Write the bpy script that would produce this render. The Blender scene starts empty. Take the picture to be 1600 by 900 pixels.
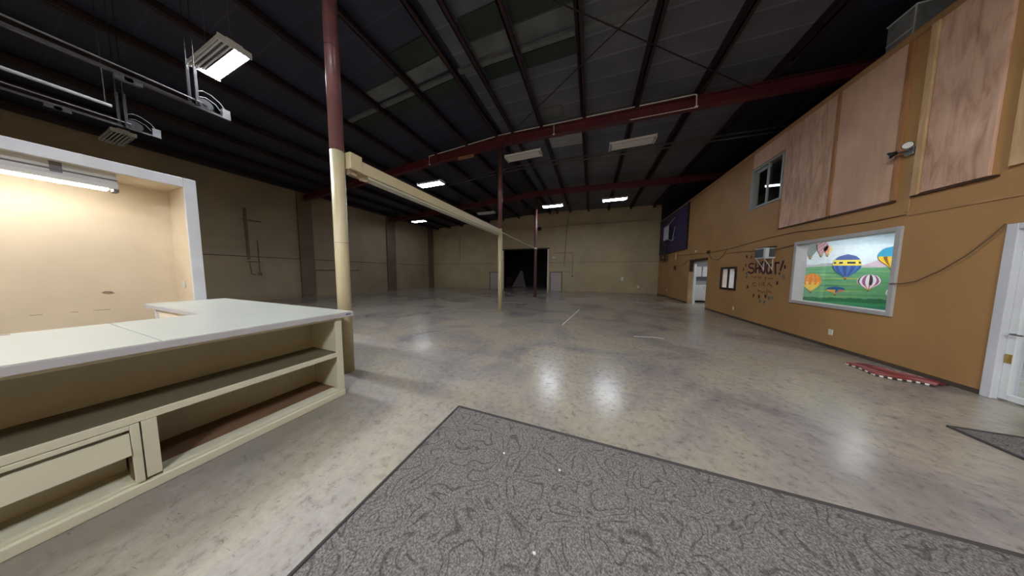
import bpy, bmesh, math, random
from mathutils import Vector, Matrix
random.seed(7)
SC = bpy.context.scene
COL = SC.collection

# ------------------------------------------------------------------ camera
F_PX, YAW, PITCH, ROLL, EYE = 330.2, math.radians(-20.506), math.radians(4.0216), math.radians(.3212), 1.5
def camera_axes():
    cy, sy = math.cos(YAW), math.sin(YAW); cp, sp = math.cos(PITCH), math.sin(PITCH); cr, sr = math.cos(ROLL), math.sin(ROLL)
    f = Vector((sy, cy, 0)); r = Vector((cy, -sy, 0)); u = Vector((0, 0, 1))
    f2 = f*cp - u*sp; u2 = u*cp + f*sp
    return r*cr + u2*sr, u2*cr - r*sr, f2
R_, U_, F_ = camera_axes()
cd = bpy.data.cameras.new('camera'); cam = bpy.data.objects.new('camera', cd); COL.objects.link(cam)
cd.sensor_fit = 'HORIZONTAL'; cd.sensor_width = 36; cd.lens = F_PX/1600*36; cd.clip_start = .05; cd.clip_end = 200
cam.matrix_world = Matrix(((R_.x, U_.x, -F_.x, 0), (R_.y, U_.y, -F_.y, 0), (R_.z, U_.z, -F_.z, EYE), (0, 0, 0, 1)))
SC.camera = cam

# ------------------------------------------------------------------ world, light levels, exposure
w = bpy.data.worlds.new('world'); SC.world = w; w.use_nodes = True
w.node_tree.nodes['Background'].inputs[0].default_value = (.5, .55, .7, 1)
w.node_tree.nodes['Background'].inputs[1].default_value = .02
SC.view_settings.view_transform = 'Standard'; SC.view_settings.look = 'None'
SC.view_settings.exposure = 0; SC.view_settings.gamma = 1; SC.view_settings.use_curve_mapping = False
SC.cycles.use_denoising = True
SC.cycles.max_bounces = 8; SC.cycles.diffuse_bounces = 5
SC.cycles.sample_clamp_indirect = 8; SC.cycles.sample_clamp_direct = 0
SC.cycles.caustics_reflective = False; SC.cycles.caustics_refractive = False
HALL = 560.0       # radiance of a near high-bay tube, raised to brighten the foreground
MID = 150.0        # overhead tubes set weaker, to hold down the middle floor
FAR_DIM = 62.0        # same tubes toward the far end, weakened to darken it
BOOTH = 27.0
OFFICE = 26.0

# ------------------------------------------------------------------ materials
def nt(name):
    m = bpy.data.materials.new(name); m.use_nodes = True
    t = m.node_tree; b = t.nodes['Principled BSDF']
    return m, t, b
def N(t, kind, **kw):
    n = t.nodes.new(kind)
    for k, v in kw.items():
        if k in n.inputs: n.inputs[k].default_value = v
        else: setattr(n, k, v)
    return n
def ramp(t, src, stops):
    r = t.nodes.new('ShaderNodeValToRGB'); e = r.color_ramp.elements
    while len(e) < len(stops): e.new(.5)
    for el, (p, c) in zip(e, stops): el.position = p; el.color = (*c, 1)
    t.links.new(src, r.inputs[0]); return r
def coords(t, scale=(1, 1, 1)):
    c = t.nodes.new('ShaderNodeTexCoord'); m = t.nodes.new('ShaderNodeMapping'); m.inputs['Scale'].default_value = scale
    t.links.new(c.outputs['Object'], m.inputs[0]); return m.outputs[0]
def paint(name, col, rough=.6, var=.12, scale=3., metal=0., bump=0., stretch=(1, 1, 1), spec=.4, col2=None):
    m, t, b = nt(name)
    v = coords(t, stretch)
    n = N(t, 'ShaderNodeTexNoise', Scale=scale, Detail=5.); t.links.new(v, n.inputs['Vector'])
    lo = tuple(c*(1-var) for c in col); hi = tuple(min(1, c*(1+var)) for c in col) if col2 is None else col2
    r = ramp(t, n.outputs['Fac'], [(.3, lo), (.7, hi)])
    t.links.new(r.outputs[0], b.inputs['Base Color'])
    b.inputs['Roughness'].default_value = rough; b.inputs['Metallic'].default_value = metal
    b.inputs['Specular IOR Level'].default_value = spec
    if bump:
        bp = N(t, 'ShaderNodeBump', Strength=bump, Distance=.01); n2 = N(t, 'ShaderNodeTexNoise', Scale=scale*12, Detail=3.)
        t.links.new(v, n2.inputs['Vector']); t.links.new(n2.outputs['Fac'], bp.inputs['Height']); t.links.new(bp.outputs[0], b.inputs['Normal'])
    return m
def worn(name, col, dirt, amount=.55, rough=.5, scale=6., stretch=(1, 1, 1)):
    """paint with patchy stains of its own"""
    m, t, b = nt(name); v = coords(t, stretch)
    n = N(t, 'ShaderNodeTexNoise', Scale=scale, Detail=8., Roughness=.7); t.links.new(v, n.inputs['Vector'])
    n2 = N(t, 'ShaderNodeTexNoise', Scale=scale*.22, Detail=2.); t.links.new(v, n2.inputs['Vector'])
    mul = N(t, 'ShaderNodeMath', operation='MULTIPLY'); t.links.new(n.outputs['Fac'], mul.inputs[0]); t.links.new(n2.outputs['Fac'], mul.inputs[1])
    r = ramp(t, mul.outputs[0], [(.28, col), (.28+.25*amount, tuple(a*.85+b_*.15 for a, b_ in zip(col, dirt))), (.62, dirt)])
    t.links.new(r.outputs[0], b.inputs['Base Color']); b.inputs['Roughness'].default_value = rough
    return m
def emit(name, col, strength):
    m, t, b = nt(name)
    b.inputs['Base Color'].default_value = (.8, .8, .8, 1)
    b.inputs['Emission Color'].default_value = (*col, 1); b.inputs['Emission Strength'].default_value = strength
    return m
def glass(name, tint=(1, 1, 1), refl=.08):
    m = bpy.data.materials.new(name); m.use_nodes = True; t = m.node_tree; t.nodes.clear()
    o = t.nodes.new('ShaderNodeOutputMaterial'); tr = N(t, 'ShaderNodeBsdfTransparent', Color=(*tint, 1)); g = N(t, 'ShaderNodeBsdfGlossy', Roughness=.02)
    lw = t.nodes.new('ShaderNodeLayerWeight'); pw = N(t, 'ShaderNodeMath', operation='POWER'); pw.inputs[1].default_value = 4.
    f = N(t, 'ShaderNodeMath', operation='MULTIPLY_ADD'); f.inputs[1].default_value = .6; f.inputs[2].default_value = refl*.5
    t.links.new(lw.outputs['Facing'], pw.inputs[0]); t.links.new(pw.outputs[0], f.inputs[0]); mx = t.nodes.new('ShaderNodeMixShader')
    t.links.new(f.outputs[0], mx.inputs[0]); t.links.new(tr.outputs[0], mx.inputs[1]); t.links.new(g.outputs[0], mx.inputs[2]); t.links.new(mx.outputs[0], o.inputs[0])
    return m
def vcol(name, rough=.6):
    m, t, b = nt(name); a = t.nodes.new('ShaderNodeVertexColor'); a.layer_name = 'paint'
    v = coords(t); n = N(t, 'ShaderNodeTexNoise', Scale=14., Detail=4.); t.links.new(v, n.inputs['Vector'])
    mx = N(t, 'ShaderNodeMix', data_type='RGBA', blend_type='MULTIPLY'); mx.inputs[0].default_value = .55
    r = ramp(t, n.outputs['Fac'], [(.3, (.72, .72, .72)), (.7, (1, 1, 1))])
    t.links.new(a.outputs[0], mx.inputs[6]); t.links.new(r.outputs[0], mx.inputs[7]); t.links.new(mx.outputs[2], b.inputs['Base Color'])
    b.inputs['Roughness'].default_value = rough
    return m

def cloth(name):
    m, t, b = nt(name); b.inputs['Base Color'].default_value = (.8, .8, .82, 1); b.inputs['Roughness'].default_value = .9
    tr = N(t, 'ShaderNodeBsdfTranslucent', Color=(.85, .85, .88, 1)); mx = t.nodes.new('ShaderNodeMixShader'); mx.inputs[0].default_value = .65
    o = t.nodes['Material Output']; t.links.new(b.outputs[0], mx.inputs[1]); t.links.new(tr.outputs[0], mx.inputs[2]); t.links.new(mx.outputs[0], o.inputs[0])
    return m
def mat_floor():
    m, t, b = nt('polished_concrete'); v = coords(t)
    n1 = N(t, 'ShaderNodeTexNoise', Scale=.55, Detail=7., Roughness=.62, Distortion=.6); t.links.new(v, n1.inputs['Vector'])
    r1 = ramp(t, n1.outputs['Fac'], [(.3, (.165, .142, .132)), (.44, (.285, .249, .228)), (.54, (.36, .318, .245)), (.62, (.335, .295, .27)), (.74, (.41, .362, .335))])
    v2 = coords(t, (1, 1, 1))
    n2 = N(t, 'ShaderNodeTexNoise', Scale=13., Detail=9., Roughness=.78); t.links.new(v2, n2.inputs['Vector'])
    r2 = ramp(t, n2.outputs['Fac'], [(.34, (.5, .48, .47)), (.46, (.92, .92, .92)), (.66, (1.1, 1.1, 1.1))])
    mx = N(t, 'ShaderNodeMix', data_type='RGBA', blend_type='MULTIPLY'); mx.inputs[0].default_value = 1
    t.links.new(r1.outputs[0], mx.inputs[6]); t.links.new(r2.outputs[0], mx.inputs[7])
    # scuffs: thin short marks where stretched noise peaks
    v3 = coords(t, (3, 11, 1)); n3 = N(t, 'ShaderNodeTexNoise', Scale=2.2, Detail=3., Distortion=2.2); t.links.new(v3, n3.inputs['Vector'])
    r3 = ramp(t, n3.outputs['Fac'], [(.27, (.25, .23, .2)), (.33, (1, 1, 1)), (.7, (1, 1, 1))])
    mx2 = N(t, 'ShaderNodeMix', data_type='RGBA', blend_type='MULTIPLY'); mx2.inputs[0].default_value = .6
    t.links.new(mx.outputs[2], mx2.inputs[6]); t.links.new(r3.outputs[0], mx2.inputs[7])
    # trodden dirt along the counter and a worn matt patch before it
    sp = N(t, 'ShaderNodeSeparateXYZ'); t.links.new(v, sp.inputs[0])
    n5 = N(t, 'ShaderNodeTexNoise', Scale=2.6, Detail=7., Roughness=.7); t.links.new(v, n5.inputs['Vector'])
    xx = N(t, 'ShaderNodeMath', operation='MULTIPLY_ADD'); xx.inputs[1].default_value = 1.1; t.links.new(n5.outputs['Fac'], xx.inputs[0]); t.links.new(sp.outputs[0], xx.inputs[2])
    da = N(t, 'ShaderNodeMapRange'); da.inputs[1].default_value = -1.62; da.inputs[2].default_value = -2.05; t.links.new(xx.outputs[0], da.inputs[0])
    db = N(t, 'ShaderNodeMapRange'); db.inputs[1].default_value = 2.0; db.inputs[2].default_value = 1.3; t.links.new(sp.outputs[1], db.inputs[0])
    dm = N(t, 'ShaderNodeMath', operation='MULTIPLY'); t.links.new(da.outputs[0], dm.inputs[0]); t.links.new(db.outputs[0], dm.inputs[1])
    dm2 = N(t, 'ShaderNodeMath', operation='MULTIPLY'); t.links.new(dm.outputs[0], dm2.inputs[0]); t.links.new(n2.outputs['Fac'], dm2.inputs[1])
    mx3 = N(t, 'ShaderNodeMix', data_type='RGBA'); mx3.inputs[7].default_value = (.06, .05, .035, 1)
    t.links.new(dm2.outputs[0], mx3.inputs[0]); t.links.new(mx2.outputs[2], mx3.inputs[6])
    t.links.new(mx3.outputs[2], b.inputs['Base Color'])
    wa = N(t, 'ShaderNodeMapRange'); wa.inputs[1].default_value = -.6; wa.inputs[2].default_value = -1.3; t.links.new(sp.outputs[0], wa.inputs[0])
    wb = N(t, 'ShaderNodeMapRange'); wb.inputs[1].default_value = 3.6; wb.inputs[2].default_value = 2.2; wb.inputs[4].default_value = .38; t.links.new(sp.outputs[1], wb.inputs[0])
    wm = N(t, 'ShaderNodeMath', operation='MULTIPLY'); t.links.new(wa.outputs[0], wm.inputs[0]); t.links.new(wb.outputs[0], wm.inputs[1])
    rr = ramp(t, n2.outputs['Fac'], [(.3, (.25,)*3), (.7, (.17,)*3)]); ra = N(t, 'ShaderNodeMath', operation='ADD'); t.links.new(rr.outputs[0], ra.inputs[0]); t.links.new(wm.outputs[0], ra.inputs[1]); t.links.new(ra.outputs[0], b.inputs['Roughness'])
    b.inputs['Specular IOR Level'].default_value = .5
    bp = N(t, 'ShaderNodeBump', Strength=.05, Distance=.01); t.links.new(n2.outputs['Fac'], bp.inputs['Height']); t.links.new(bp.outputs[0], b.inputs['Normal'])
    return m
def mat_carpet():
    m, t, b = nt('patterned_carpet'); v = coords(t)
    n = N(t, 'ShaderNodeTexNoise', Scale=110., Detail=4., Roughness=.7); t.links.new(v, n.inputs['Vector'])
    base = ramp(t, n.outputs['Fac'], [(.34, (.07, .06, .058)), (.5, (.16, .142, .135)), (.66, (.29, .265, .252))])
    # curled vine lines: level lines of a smooth field, broken by a second field
    n1 = N(t, 'ShaderNodeTexNoise', Scale=4.4, Detail=.6, Roughness=.4, Distortion=.6); t.links.new(v, n1.inputs['Vector'])
    mu = N(t, 'ShaderNodeMath', operation='MULTIPLY'); mu.inputs[1].default_value = 10.; t.links.new(n1.outputs['Fac'], mu.inputs[0])
    fr = N(t, 'ShaderNodeMath', operation='FRACT'); t.links.new(mu.outputs[0], fr.inputs[0])
    sb = N(t, 'ShaderNodeMath', operation='SUBTRACT'); sb.inputs[1].default_value = .5; t.links.new(fr.outputs[0], sb.inputs[0])
    ab = N(t, 'ShaderNodeMath', operation='ABSOLUTE'); t.links.new(sb.outputs[0], ab.inputs[0])
    n2 = N(t, 'ShaderNodeTexNoise', Scale=11., Detail=0.); t.links.new(v, n2.inputs['Vector'])
    mk = N(t, 'ShaderNodeMapRange'); mk.inputs[1].default_value = .34; mk.inputs[2].default_value = .44; t.links.new(n2.outputs['Fac'], mk.inputs[0])
    ln = N(t, 'ShaderNodeMapRange'); ln.inputs[1].default_value = .13; ln.inputs[2].default_value = .05; t.links.new(ab.outputs[0], ln.inputs[0])
    f = N(t, 'ShaderNodeMath', operation='MULTIPLY'); t.links.new(mk.outputs[0], f.inputs[0]); t.links.new(ln.outputs[0], f.inputs[1])
    f2 = N(t, 'ShaderNodeMath', operation='MULTIPLY'); f2.inputs[1].default_value = .56; t.links.new(f.outputs[0], f2.inputs[0])
    mx = N(t, 'ShaderNodeMix', data_type='RGBA'); mx.inputs[7].default_value = (.035, .03, .028, 1)
    t.links.new(f2.outputs[0], mx.inputs[0]); t.links.new(base.outputs[0], mx.inputs[6]); t.links.new(mx.outputs[2], b.inputs['Base Color'])
    b.inputs['Roughness'].default_value = .95; b.inputs['Specular IOR Level'].default_value = .1
    bp = N(t, 'ShaderNodeBump', Strength=.6, Distance=.006); t.links.new(n.outputs['Fac'], bp.inputs['Height']); t.links.new(bp.outputs[0], b.inputs['Normal'])
    return m
def mat_roof(nm, k):
    m, t, b = nt(nm); v = coords(t)
    s = N(t, 'ShaderNodeSeparateXYZ'); t.links.new(v, s.inputs[0])
    n = N(t, 'ShaderNodeTexNoise', Scale=.6, Detail=5.); t.links.new(v, n.inputs['Vector'])
    ad = N(t, 'ShaderNodeMath', operation='MULTIPLY_ADD'); ad.inputs[1].default_value = 1.7
    nm = N(t, 'ShaderNodeMath', operation='MULTIPLY'); nm.inputs[1].default_value = .12; t.links.new(n.outputs['Fac'], nm.inputs[0])
    t.links.new(s.outputs[1], ad.inputs[0]); t.links.new(nm.outputs[0], ad.inputs[2])
    fr = N(t, 'ShaderNodeMath', operation='FRACT'); t.links.new(ad.outputs[0], fr.inputs[0])
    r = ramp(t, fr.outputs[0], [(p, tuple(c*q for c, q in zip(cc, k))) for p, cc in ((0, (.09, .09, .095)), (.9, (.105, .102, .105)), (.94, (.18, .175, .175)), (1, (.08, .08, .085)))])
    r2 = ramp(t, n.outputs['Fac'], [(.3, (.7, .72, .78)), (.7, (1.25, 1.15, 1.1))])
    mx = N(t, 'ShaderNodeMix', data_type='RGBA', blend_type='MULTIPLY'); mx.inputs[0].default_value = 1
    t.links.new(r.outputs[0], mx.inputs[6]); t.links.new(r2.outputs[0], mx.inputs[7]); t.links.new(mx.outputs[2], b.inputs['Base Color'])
    b.inputs['Roughness'].default_value = .5
    return m
def mat_wood(name, c1, c2, c3, axis=(7, 7, 1.1)):
    m, t, b = nt(name); v = coords(t, axis)
    n = N(t, 'ShaderNodeTexNoise', Scale=1.3, Detail=7., Roughness=.6, Distortion=.8); t.links.new(v, n.inputs['Vector'])
    r = ramp(t, n.outputs['Fac'], [(.25, c1), (.5, c2), (.75, c3)])
    v2 = coords(t); n2 = N(t, 'ShaderNodeTexNoise', Scale=1.1, Detail=3.); t.links.new(v2, n2.inputs['Vector'])
    r2 = ramp(t, n2.outputs['Fac'], [(.3, (.78, .76, .75)), (.7, (1.1, 1.1, 1.1))])
    mx = N(t, 'ShaderNodeMix', data_type='RGBA', blend_type='MULTIPLY'); mx.inputs[0].default_value = 1
    t.links.new(r.outputs[0], mx.inputs[6]); t.links.new(r2.outputs[0], mx.inputs[7]); t.links.new(mx.outputs[2], b.inputs['Base Color'])
    b.inputs['Roughness'].default_value = .65
    return m

M = dict(
 floor=mat_floor(), carpet=mat_carpet(), roof=mat_roof('roof_sheet', (1.05, 1.16, 1.42)), roofshade=mat_roof('shaded_roof_sheet', (.24, .26, .46)),  # darker sheet copy puts the unlit roof sides into the colour
 carpet_edge=paint('carpet_binding', (.05, .045, .045), .9),
 leftbeige=paint('brownish_beige_paint', (.33, .26, .17), .7, .12, .8, bump=.1),
 beige=paint('beige_wall_paint', (.42, .34, .2), .7, .1, .8, bump=.1),
 pilaster=paint('brown_pilaster_paint', (.16, .115, .075), .7, .15, .8),
 gold=paint('golden_wall_paint', (.41, .228, .09), .6, .1, .9, bump=.12),
 gold_trim=paint('golden_trim_paint', (.40, .225, .1), .5, .15, 4.),
 booth=paint('cream_wall_paint', (.72, .62, .48), .55, .07, 1.5, bump=.08),
 booth_side=paint('pale_cream_paint', (.78, .68, .55), .5, .06, 1.5),
 white_trim=paint('white_trim_paint', (.66, .67, .72), .4, .06, 4.),
 white=paint('white_paint', (.75, .76, .78), .45, .05, 4.),
 cream=worn('cream_cabinet_paint', (.58, .55, .42), (.3, .26, .17), .6, .5, 7.),
 cream_in=worn('cabinet_inside_paint', (.48, .47, .37), (.27, .24, .17), .6, .6, 6.),
 shelfwood=worn('dark_brown_shelf', (.16, .09, .05), (.10, .06, .035), .6, .6, 8.),
 windowtrim=paint('grey_white_trim_paint', (.47, .46, .46), .45, .06, 4.), greyframe=paint('grey_window_frame', (.3, .33, .33), .4, .06, 4.), darkshelf=worn('dull_olive_shelf', (.12, .1, .06), (.08, .06, .035), .6, .6, 6.),
 top=worn('pale_counter_laminate', (.42, .43, .385), (.36, .35, .29), .5, .38, 3.),
 topedge=worn('chipped_counter_edge', (.42, .4, .42), (.25, .21, .19), .9, .55, 14.),
 col_cream=worn('cream_column_paint', (.5, .43, .27), (.4, .3, .15), .5, .45, 5., (1, 1, .4)),
 col_red=paint('maroon_column_paint', (.15, .062, .066), .3, .2, 3.),
 red=paint('maroon_steel_paint', (.105, .018, .027), .45, .25, 2.),
 purlin=paint('dark_maroon_primer', (.024, .0095, .013), .6, .3, 2.),
 green=paint('dark_green_panel', (.022, .032, .028), .5, .2, 2.),
 palestrip=paint('pale_roof_strip', (.12, .13, .135), .45, .25, 2.),
 palepanel=paint('streaked_pale_roof_panel', (.34, .36, .34), .35, .4, 5., stretch=(.4, 5, 1)),
 steel=paint('galvanised_steel', (.4, .41, .43), .4, .2, 8., metal=.6),
 darksteel=paint('dull_dark_steel', (.12, .12, .13), .5, .2, 8., metal=.3),
 trackmetal=paint('dull_track_metal', (.05, .05, .055), .5, .25, 8.), bracketgrey=paint('grey_bracket', (.2, .2, .21), .5, .1, 8.),
 lampbody=paint('white_fixture_enamel', (.6, .6, .6), .35, .05, 5.),
 lampgrey=paint('grey_reflector', (.16, .155, .165), .35, .1, 5., metal=.3),
 tube_off=paint('unlit_tube', (.6, .6, .62), .2, .03, 5.),
 lamp=emit('lit_tube', (.9, .95, 1.0), HALL), lamp_mid=emit('half_dim_tube', (.9, .95, 1.0), MID), lamp_dim=emit('dimmed_tube', (.80, .86, 1.0), FAR_DIM), boothlamp=emit('booth_tube', (1, .93, .8), BOOTH), officelamp=emit('office_tube', (.95, 1., 1.), OFFICE),
 storelamp=emit('store_tube', (1, 1, 1), 70.), stripglow=emit('upstairs_tube', (.9, .95, 1.), 6.),
 glass=glass('clear_glass'), black=paint('black_paint', (.012, .012, .012), .4, .2, 6.),
 ply=mat_wood('plywood', (.34, .18, .115), (.64, .40, .285), (.76, .52, .40)),
 ply2=mat_wood('smooth_plywood', (.58, .36, .25), (.66, .42, .30), (.72, .47, .34), (3, 3, .5)),
 pine=mat_wood('pine_batten', (.5, .32, .15), (.62, .42, .22), (.7, .5, .3)),
 cedar=mat_wood('stained_batten', (.26, .11, .045), (.36, .165, .065), (.44, .22, .1)),
 purple=paint('purple_paint', (.028, .018, .075), .5, .2, 1.),
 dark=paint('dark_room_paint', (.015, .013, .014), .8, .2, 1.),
 darkbrown=paint('dark_brown_wood', (.06, .025, .012), .6, .3, 4.),
 plum=paint('plum_wall_paint', (.05, .01, .022), .6, .2, 30.),
 textbrown=paint('brown_wall_paint', (.16, .075, .032), .6, .2, 30.),
 teal=paint('teal_wall_paint', (.1, .17, .17), .6, .2, 30.), redp=paint('red_wall_paint', (.2, .05, .03), .6, .2, 30.),
 brass=paint('brass', (.5, .34, .1), .35, .1, 8., metal=.7), blue=paint('blue_sticker', (.02, .05, .16), .4),
 plastic=paint('white_plastic', (.7, .7, .66), .4, .04, 5.), wire=paint('brown_wire', (.15, .09, .05), .7),
 acgrille=paint('blue_grey_grille', (.1, .12, .15), .5, .15, 5.), acwhite=paint('white_ac_case', (.66, .68, .7), .4, .04, 5.),
 gouge=paint('bare_plaster', (.3, .22, .15), .8, .4, 30.),
 cabinet_w=paint('white_cabinet', (.66, .66, .68), .4, .04, 3.), greywall=paint('grey_splashback', (.3, .31, .34), .5, .05, 3.),
 curtain=cloth('white_curtain'), mural=vcol('mural_paint'), woven=vcol('woven_rag'),
 chalk=paint('white_floor_mark', (.55, .53, .52), .6), col_red_dark=paint('dark_red_crate_paint', (.05, .012, .012)), darkboard=paint('dimmed_board', (.13, .115, .105), .7), board=paint('greyish_white_board', (.42, .37, .34), .6, .1, 3.),  # crate and leaning board colours darkened to stand for the dim room
 base=paint('dark_baseboard', (.08, .055, .04), .6, .2, 4.), tile=paint('pale_speckled_floor', (.5, .52, .52), .4, .35, 9., stretch=(1, 4, 1)),
)

# ------------------------------------------------------------------ mesh helper
class MB:
    def __init__(s): s.v = []; s.f = []; s.c = []
    def quad(s, *p, col=None):
        i = len(s.v); s.v += [tuple(q) for q in p]; s.f.append(tuple(range(i, i+len(p)))); s.c.append(col)
    def box(s, x0, x1, y0, y1, z0, z1, col=None):
        x0, x1 = sorted((x0, x1)); y0, y1 = sorted((y0, y1)); z0, z1 = sorted((z0, z1)); i = len(s.v)
        s.v += [(x0,y0,z0),(x1,y0,z0),(x1,y1,z0),(x0,y1,z0),(x0,y0,z1),(x1,y0,z1),(x1,y1,z1),(x0,y1,z1)]
        for q in ((0,3,2,1),(4,5,6,7),(0,1,5,4),(1,2,6,5),(2,3,7,6),(3,0,4,7)): s.f.append(tuple(i+k for k in q)); s.c.append(col)
        return s
    def prism(s, poly, axis, a, b, col=None):
        """poly of 2-D points swept along an axis from a to b (x: points are y,z; y: x,z; z: x,y)"""
        n = len(poly); i = len(s.v)
        def P(p, t): return (t, p[0], p[1]) if axis == 'x' else (p[0], t, p[1]) if axis == 'y' else (p[0], p[1], t)
        s.v += [P(p, a) for p in poly] + [P(p, b) for p in poly]
        s.f.append(tuple(i+k for k in range(n))[::-1]); s.f.append(tuple(i+n+k for k in range(n))); s.c += [col, col]
        for k in range(n): s.f.append((i+k, i+(k+1) % n, i+n+(k+1) % n, i+n+k)); s.c.append(col)
        return s
    def tube(s, pts, r, n=8, col=None):
        pts = [Vector(p) for p in pts]; i = len(s.v); K = len(pts); prev = None
        for k, p in enumerate(pts):
            d = (pts[min(k+1, K-1)] - pts[max(k-1, 0)]).normalized()
            a = d.orthogonal().normalized() if prev is None else (prev - d*prev.dot(d)).normalized()
            prev = a; b = d.cross(a)
            for j in range(n):
                t = 2*math.pi*j/n; s.v.append(tuple(p + (a*math.cos(t) + b*math.sin(t))*r))
        for k in range(K-1):
            for j in range(n):
                s.f.append((i+k*n+j, i+k*n+(j+1) % n, i+(k+1)*n+(j+1) % n, i+(k+1)*n+j)); s.c.append(col)
        s.f.append(tuple(i+j for j in range(n))[::-1]); s.f.append(tuple(i+(K-1)*n+j for j in range(n))); s.c += [col, col]
        return s
    def build(s, name, mat, parent=None, bevel=0., smooth=False):
        m = bpy.data.meshes.new(name)
        off = Vector(parent['_base']) if parent is not None else Vector((0, 0, 0))
        m.from_pydata([tuple(Vector(p) - off) for p in s.v], [], s.f)
        bm = bmesh.new(); bm.from_mesh(m); bmesh.ops.recalc_face_normals(bm, faces=bm.faces); bm.to_mesh(m); bm.free()
        if any(c is not None for c in s.c):
            ca = m.color_attributes.new('paint', 'BYTE_COLOR', 'CORNER')
            for p in m.polygons:
                for l in p.loop_indices: ca.data[l].color_srgb = (*(s.c[p.index] or (1, 1, 1)), 1)
        m.materials.append(mat)
        o = bpy.data.objects.new(name, m); COL.objects.link(o)
        if smooth:
            for p in m.polygons: p.use_smooth = len(p.vertices) == 4
        if bevel:
            bv = o.modifiers.new('bevel', 'BEVEL'); bv.width = bevel; bv.segments = 2; bv.limit_method = 'ANGLE'
        if parent is not None: o.parent = parent; o['_base'] = list(parent['_base'])
        else: o['_base'] = [0, 0, 0]
        return o
def tag(o, label=None, cat=None, group=None, kind=None):
    if label: o['label'] = label
    if cat: o['category'] = cat
    if group: o['group'] = group
    if kind: o['kind'] = kind
    return o
def thing(name, base, label, cat, group=None, kind=None):
    o = bpy.data.objects.new(name, None); COL.objects.link(o); o.location = base; o['_base'] = list(base); o.empty_display_size = .1
    return tag(o, label, cat, group, kind)
def struct(name, mb, mat, label, cat, **kw): return tag(mb.build(name, mat, **kw), label, cat, kind='structure')
def copy_tree(o, parent=None):
    c = o.copy(); COL.objects.link(c); c.parent = parent
    for ch in list(o.children): copy_tree(ch, c)
    return c
def box(*a): return MB().box(*a)

# ------------------------------------------------------------------ the shell
XL, XR, XE, YN, YF = -16.0, 4.65, 11.5, -6.0, 18.5
RIDGE_X, RIDGE_Z = -3.3, 6.75
def roof_z(x): return RIDGE_Z - (.05*(RIDGE_X-x) if x < RIDGE_X else .03*(x-RIDGE_X))
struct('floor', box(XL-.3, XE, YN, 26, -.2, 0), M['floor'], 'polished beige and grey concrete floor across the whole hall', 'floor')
T = .08
for nm, (xa, xb), m_, l_ in (('ceiling', (RIDGE_X, 4.12), 'roof', 'dark grey metal roof sheeting between the ridge and the golden wall'), ('ceiling_left', (XL-.3, RIDGE_X), 'roofshade', 'roof sheeting left of the ridge, coloured blue black for shade'), ('ceiling_right', (4.12, XE), 'roofshade', 'roof sheeting above the golden wall and offices, coloured blue black for shade')):
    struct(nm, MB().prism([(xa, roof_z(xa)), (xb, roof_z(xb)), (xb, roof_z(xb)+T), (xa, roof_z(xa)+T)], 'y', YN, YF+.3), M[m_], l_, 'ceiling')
struct('wall_beyond', box(XR, XE, YF, YF+.2, 0, 6.6), M['dark'], 'dark end wall beyond the offices', 'wall')
mb = box(XL-.3, XL, YN, YF, 0, 2.24); mb.box(XL-.3, XL, YN, YF, 2.27, roof_z(XL)); mb.box(XL-.3, XL-.03, YN, YF, 2.2, 2.3)
struct('wall_left', mb, M['leftbeige'], 'long dim beige concrete wall on the left with a horizontal joint', 'wall')
mb = MB()
for (x0, x1, z0, z1) in ((XL, -7.75, 0, 2.42), (XL, -7.75, 2.445, 3.66), (-3.62, XR, 0, 2.42), (-3.62, XR, 2.445, 3.66), (XL, XR, 3.66, 5.5), (XL, RIDGE_X, 5.52, 6.1), (RIDGE_X, XR, 5.52, 6.4)):
    mb.box(x0, x1, YF, YF+.25, z0, z1)
mb.prism([(XL, 6.1), (RIDGE_X, 6.1), (RIDGE_X, RIDGE_Z), (XL, roof_z(XL))], 'y', YF, YF+.25)
mb.prism([(RIDGE_X, 6.4), (XR, 6.4), (XR, roof_z(XR)), (RIDGE_X, RIDGE_Z)], 'y', YF, YF+.25)
mb.box(XL, -7.75, YF+.03, YF+.24, 0, 6.1); mb.box(-3.62, XR, YF+.03, YF+.24, 0, 6.1); mb.box(-7.75, -3.62, YF+.03, YF+.24, 3.66, 6.1)
struct('wall_far', mb, M['beige'], 'beige far end wall around the dark doorway opening', 'wall')
struct('wall_near', box(XL, XE, YN-.2, YN, 0, 6.7), M['beige'], 'beige end wall behind the viewpoint', 'wall')
struct('wall_east', box(XE, XE+.2, YN, YF, 0, 6.7), M['dark'], 'dark outer wall beyond the offices on the right', 'wall')
# right partition wall, cut by its openings
HOLES = [(5.45, 7.26, .87, 2.24), (3.26, 4.44, 0, 2.08), (9.5, 10.35, .98, 1.73), (11.45, 13.25, 0, 2.22), (7.92, 9.03, 3.55, 4.68)]
def holed(mb, x0, x1, ys, zs, holes):
    ys = sorted(set(ys + [h[0] for h in holes] + [h[1] for h in holes])); zs = sorted(set(zs + [h[2] for h in holes] + [h[3] for h in holes]))
    for a, b in zip(ys, ys[1:]):
        run = None
        for c, d in zip(zs, zs[1:]):
            hole = any(h[0] <= a and b <= h[1] and h[2] <= c and d <= h[3] for h in holes)
            if hole:
                if run: mb.box(x0, x1, a, b, *run); run = None
            else: run = (run[0], d) if run else (c, d)
        if run: mb.box(x0, x1, a, b, *run)
mb = MB(); holed(mb, XR, XR+.15, [YN, YF], [0, 5.22], HOLES)
struct('wall_right', mb, M['gold'], 'golden orange partition wall on the right with windows and doors', 'wall')
struct('trim_1', box(XR-.03, XR+.18, YN, YF, 5.19, 5.3), M['gold_trim'], 'painted cap board along the top of the golden wall', 'trim', bevel=.006)
mb = MB()
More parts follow.
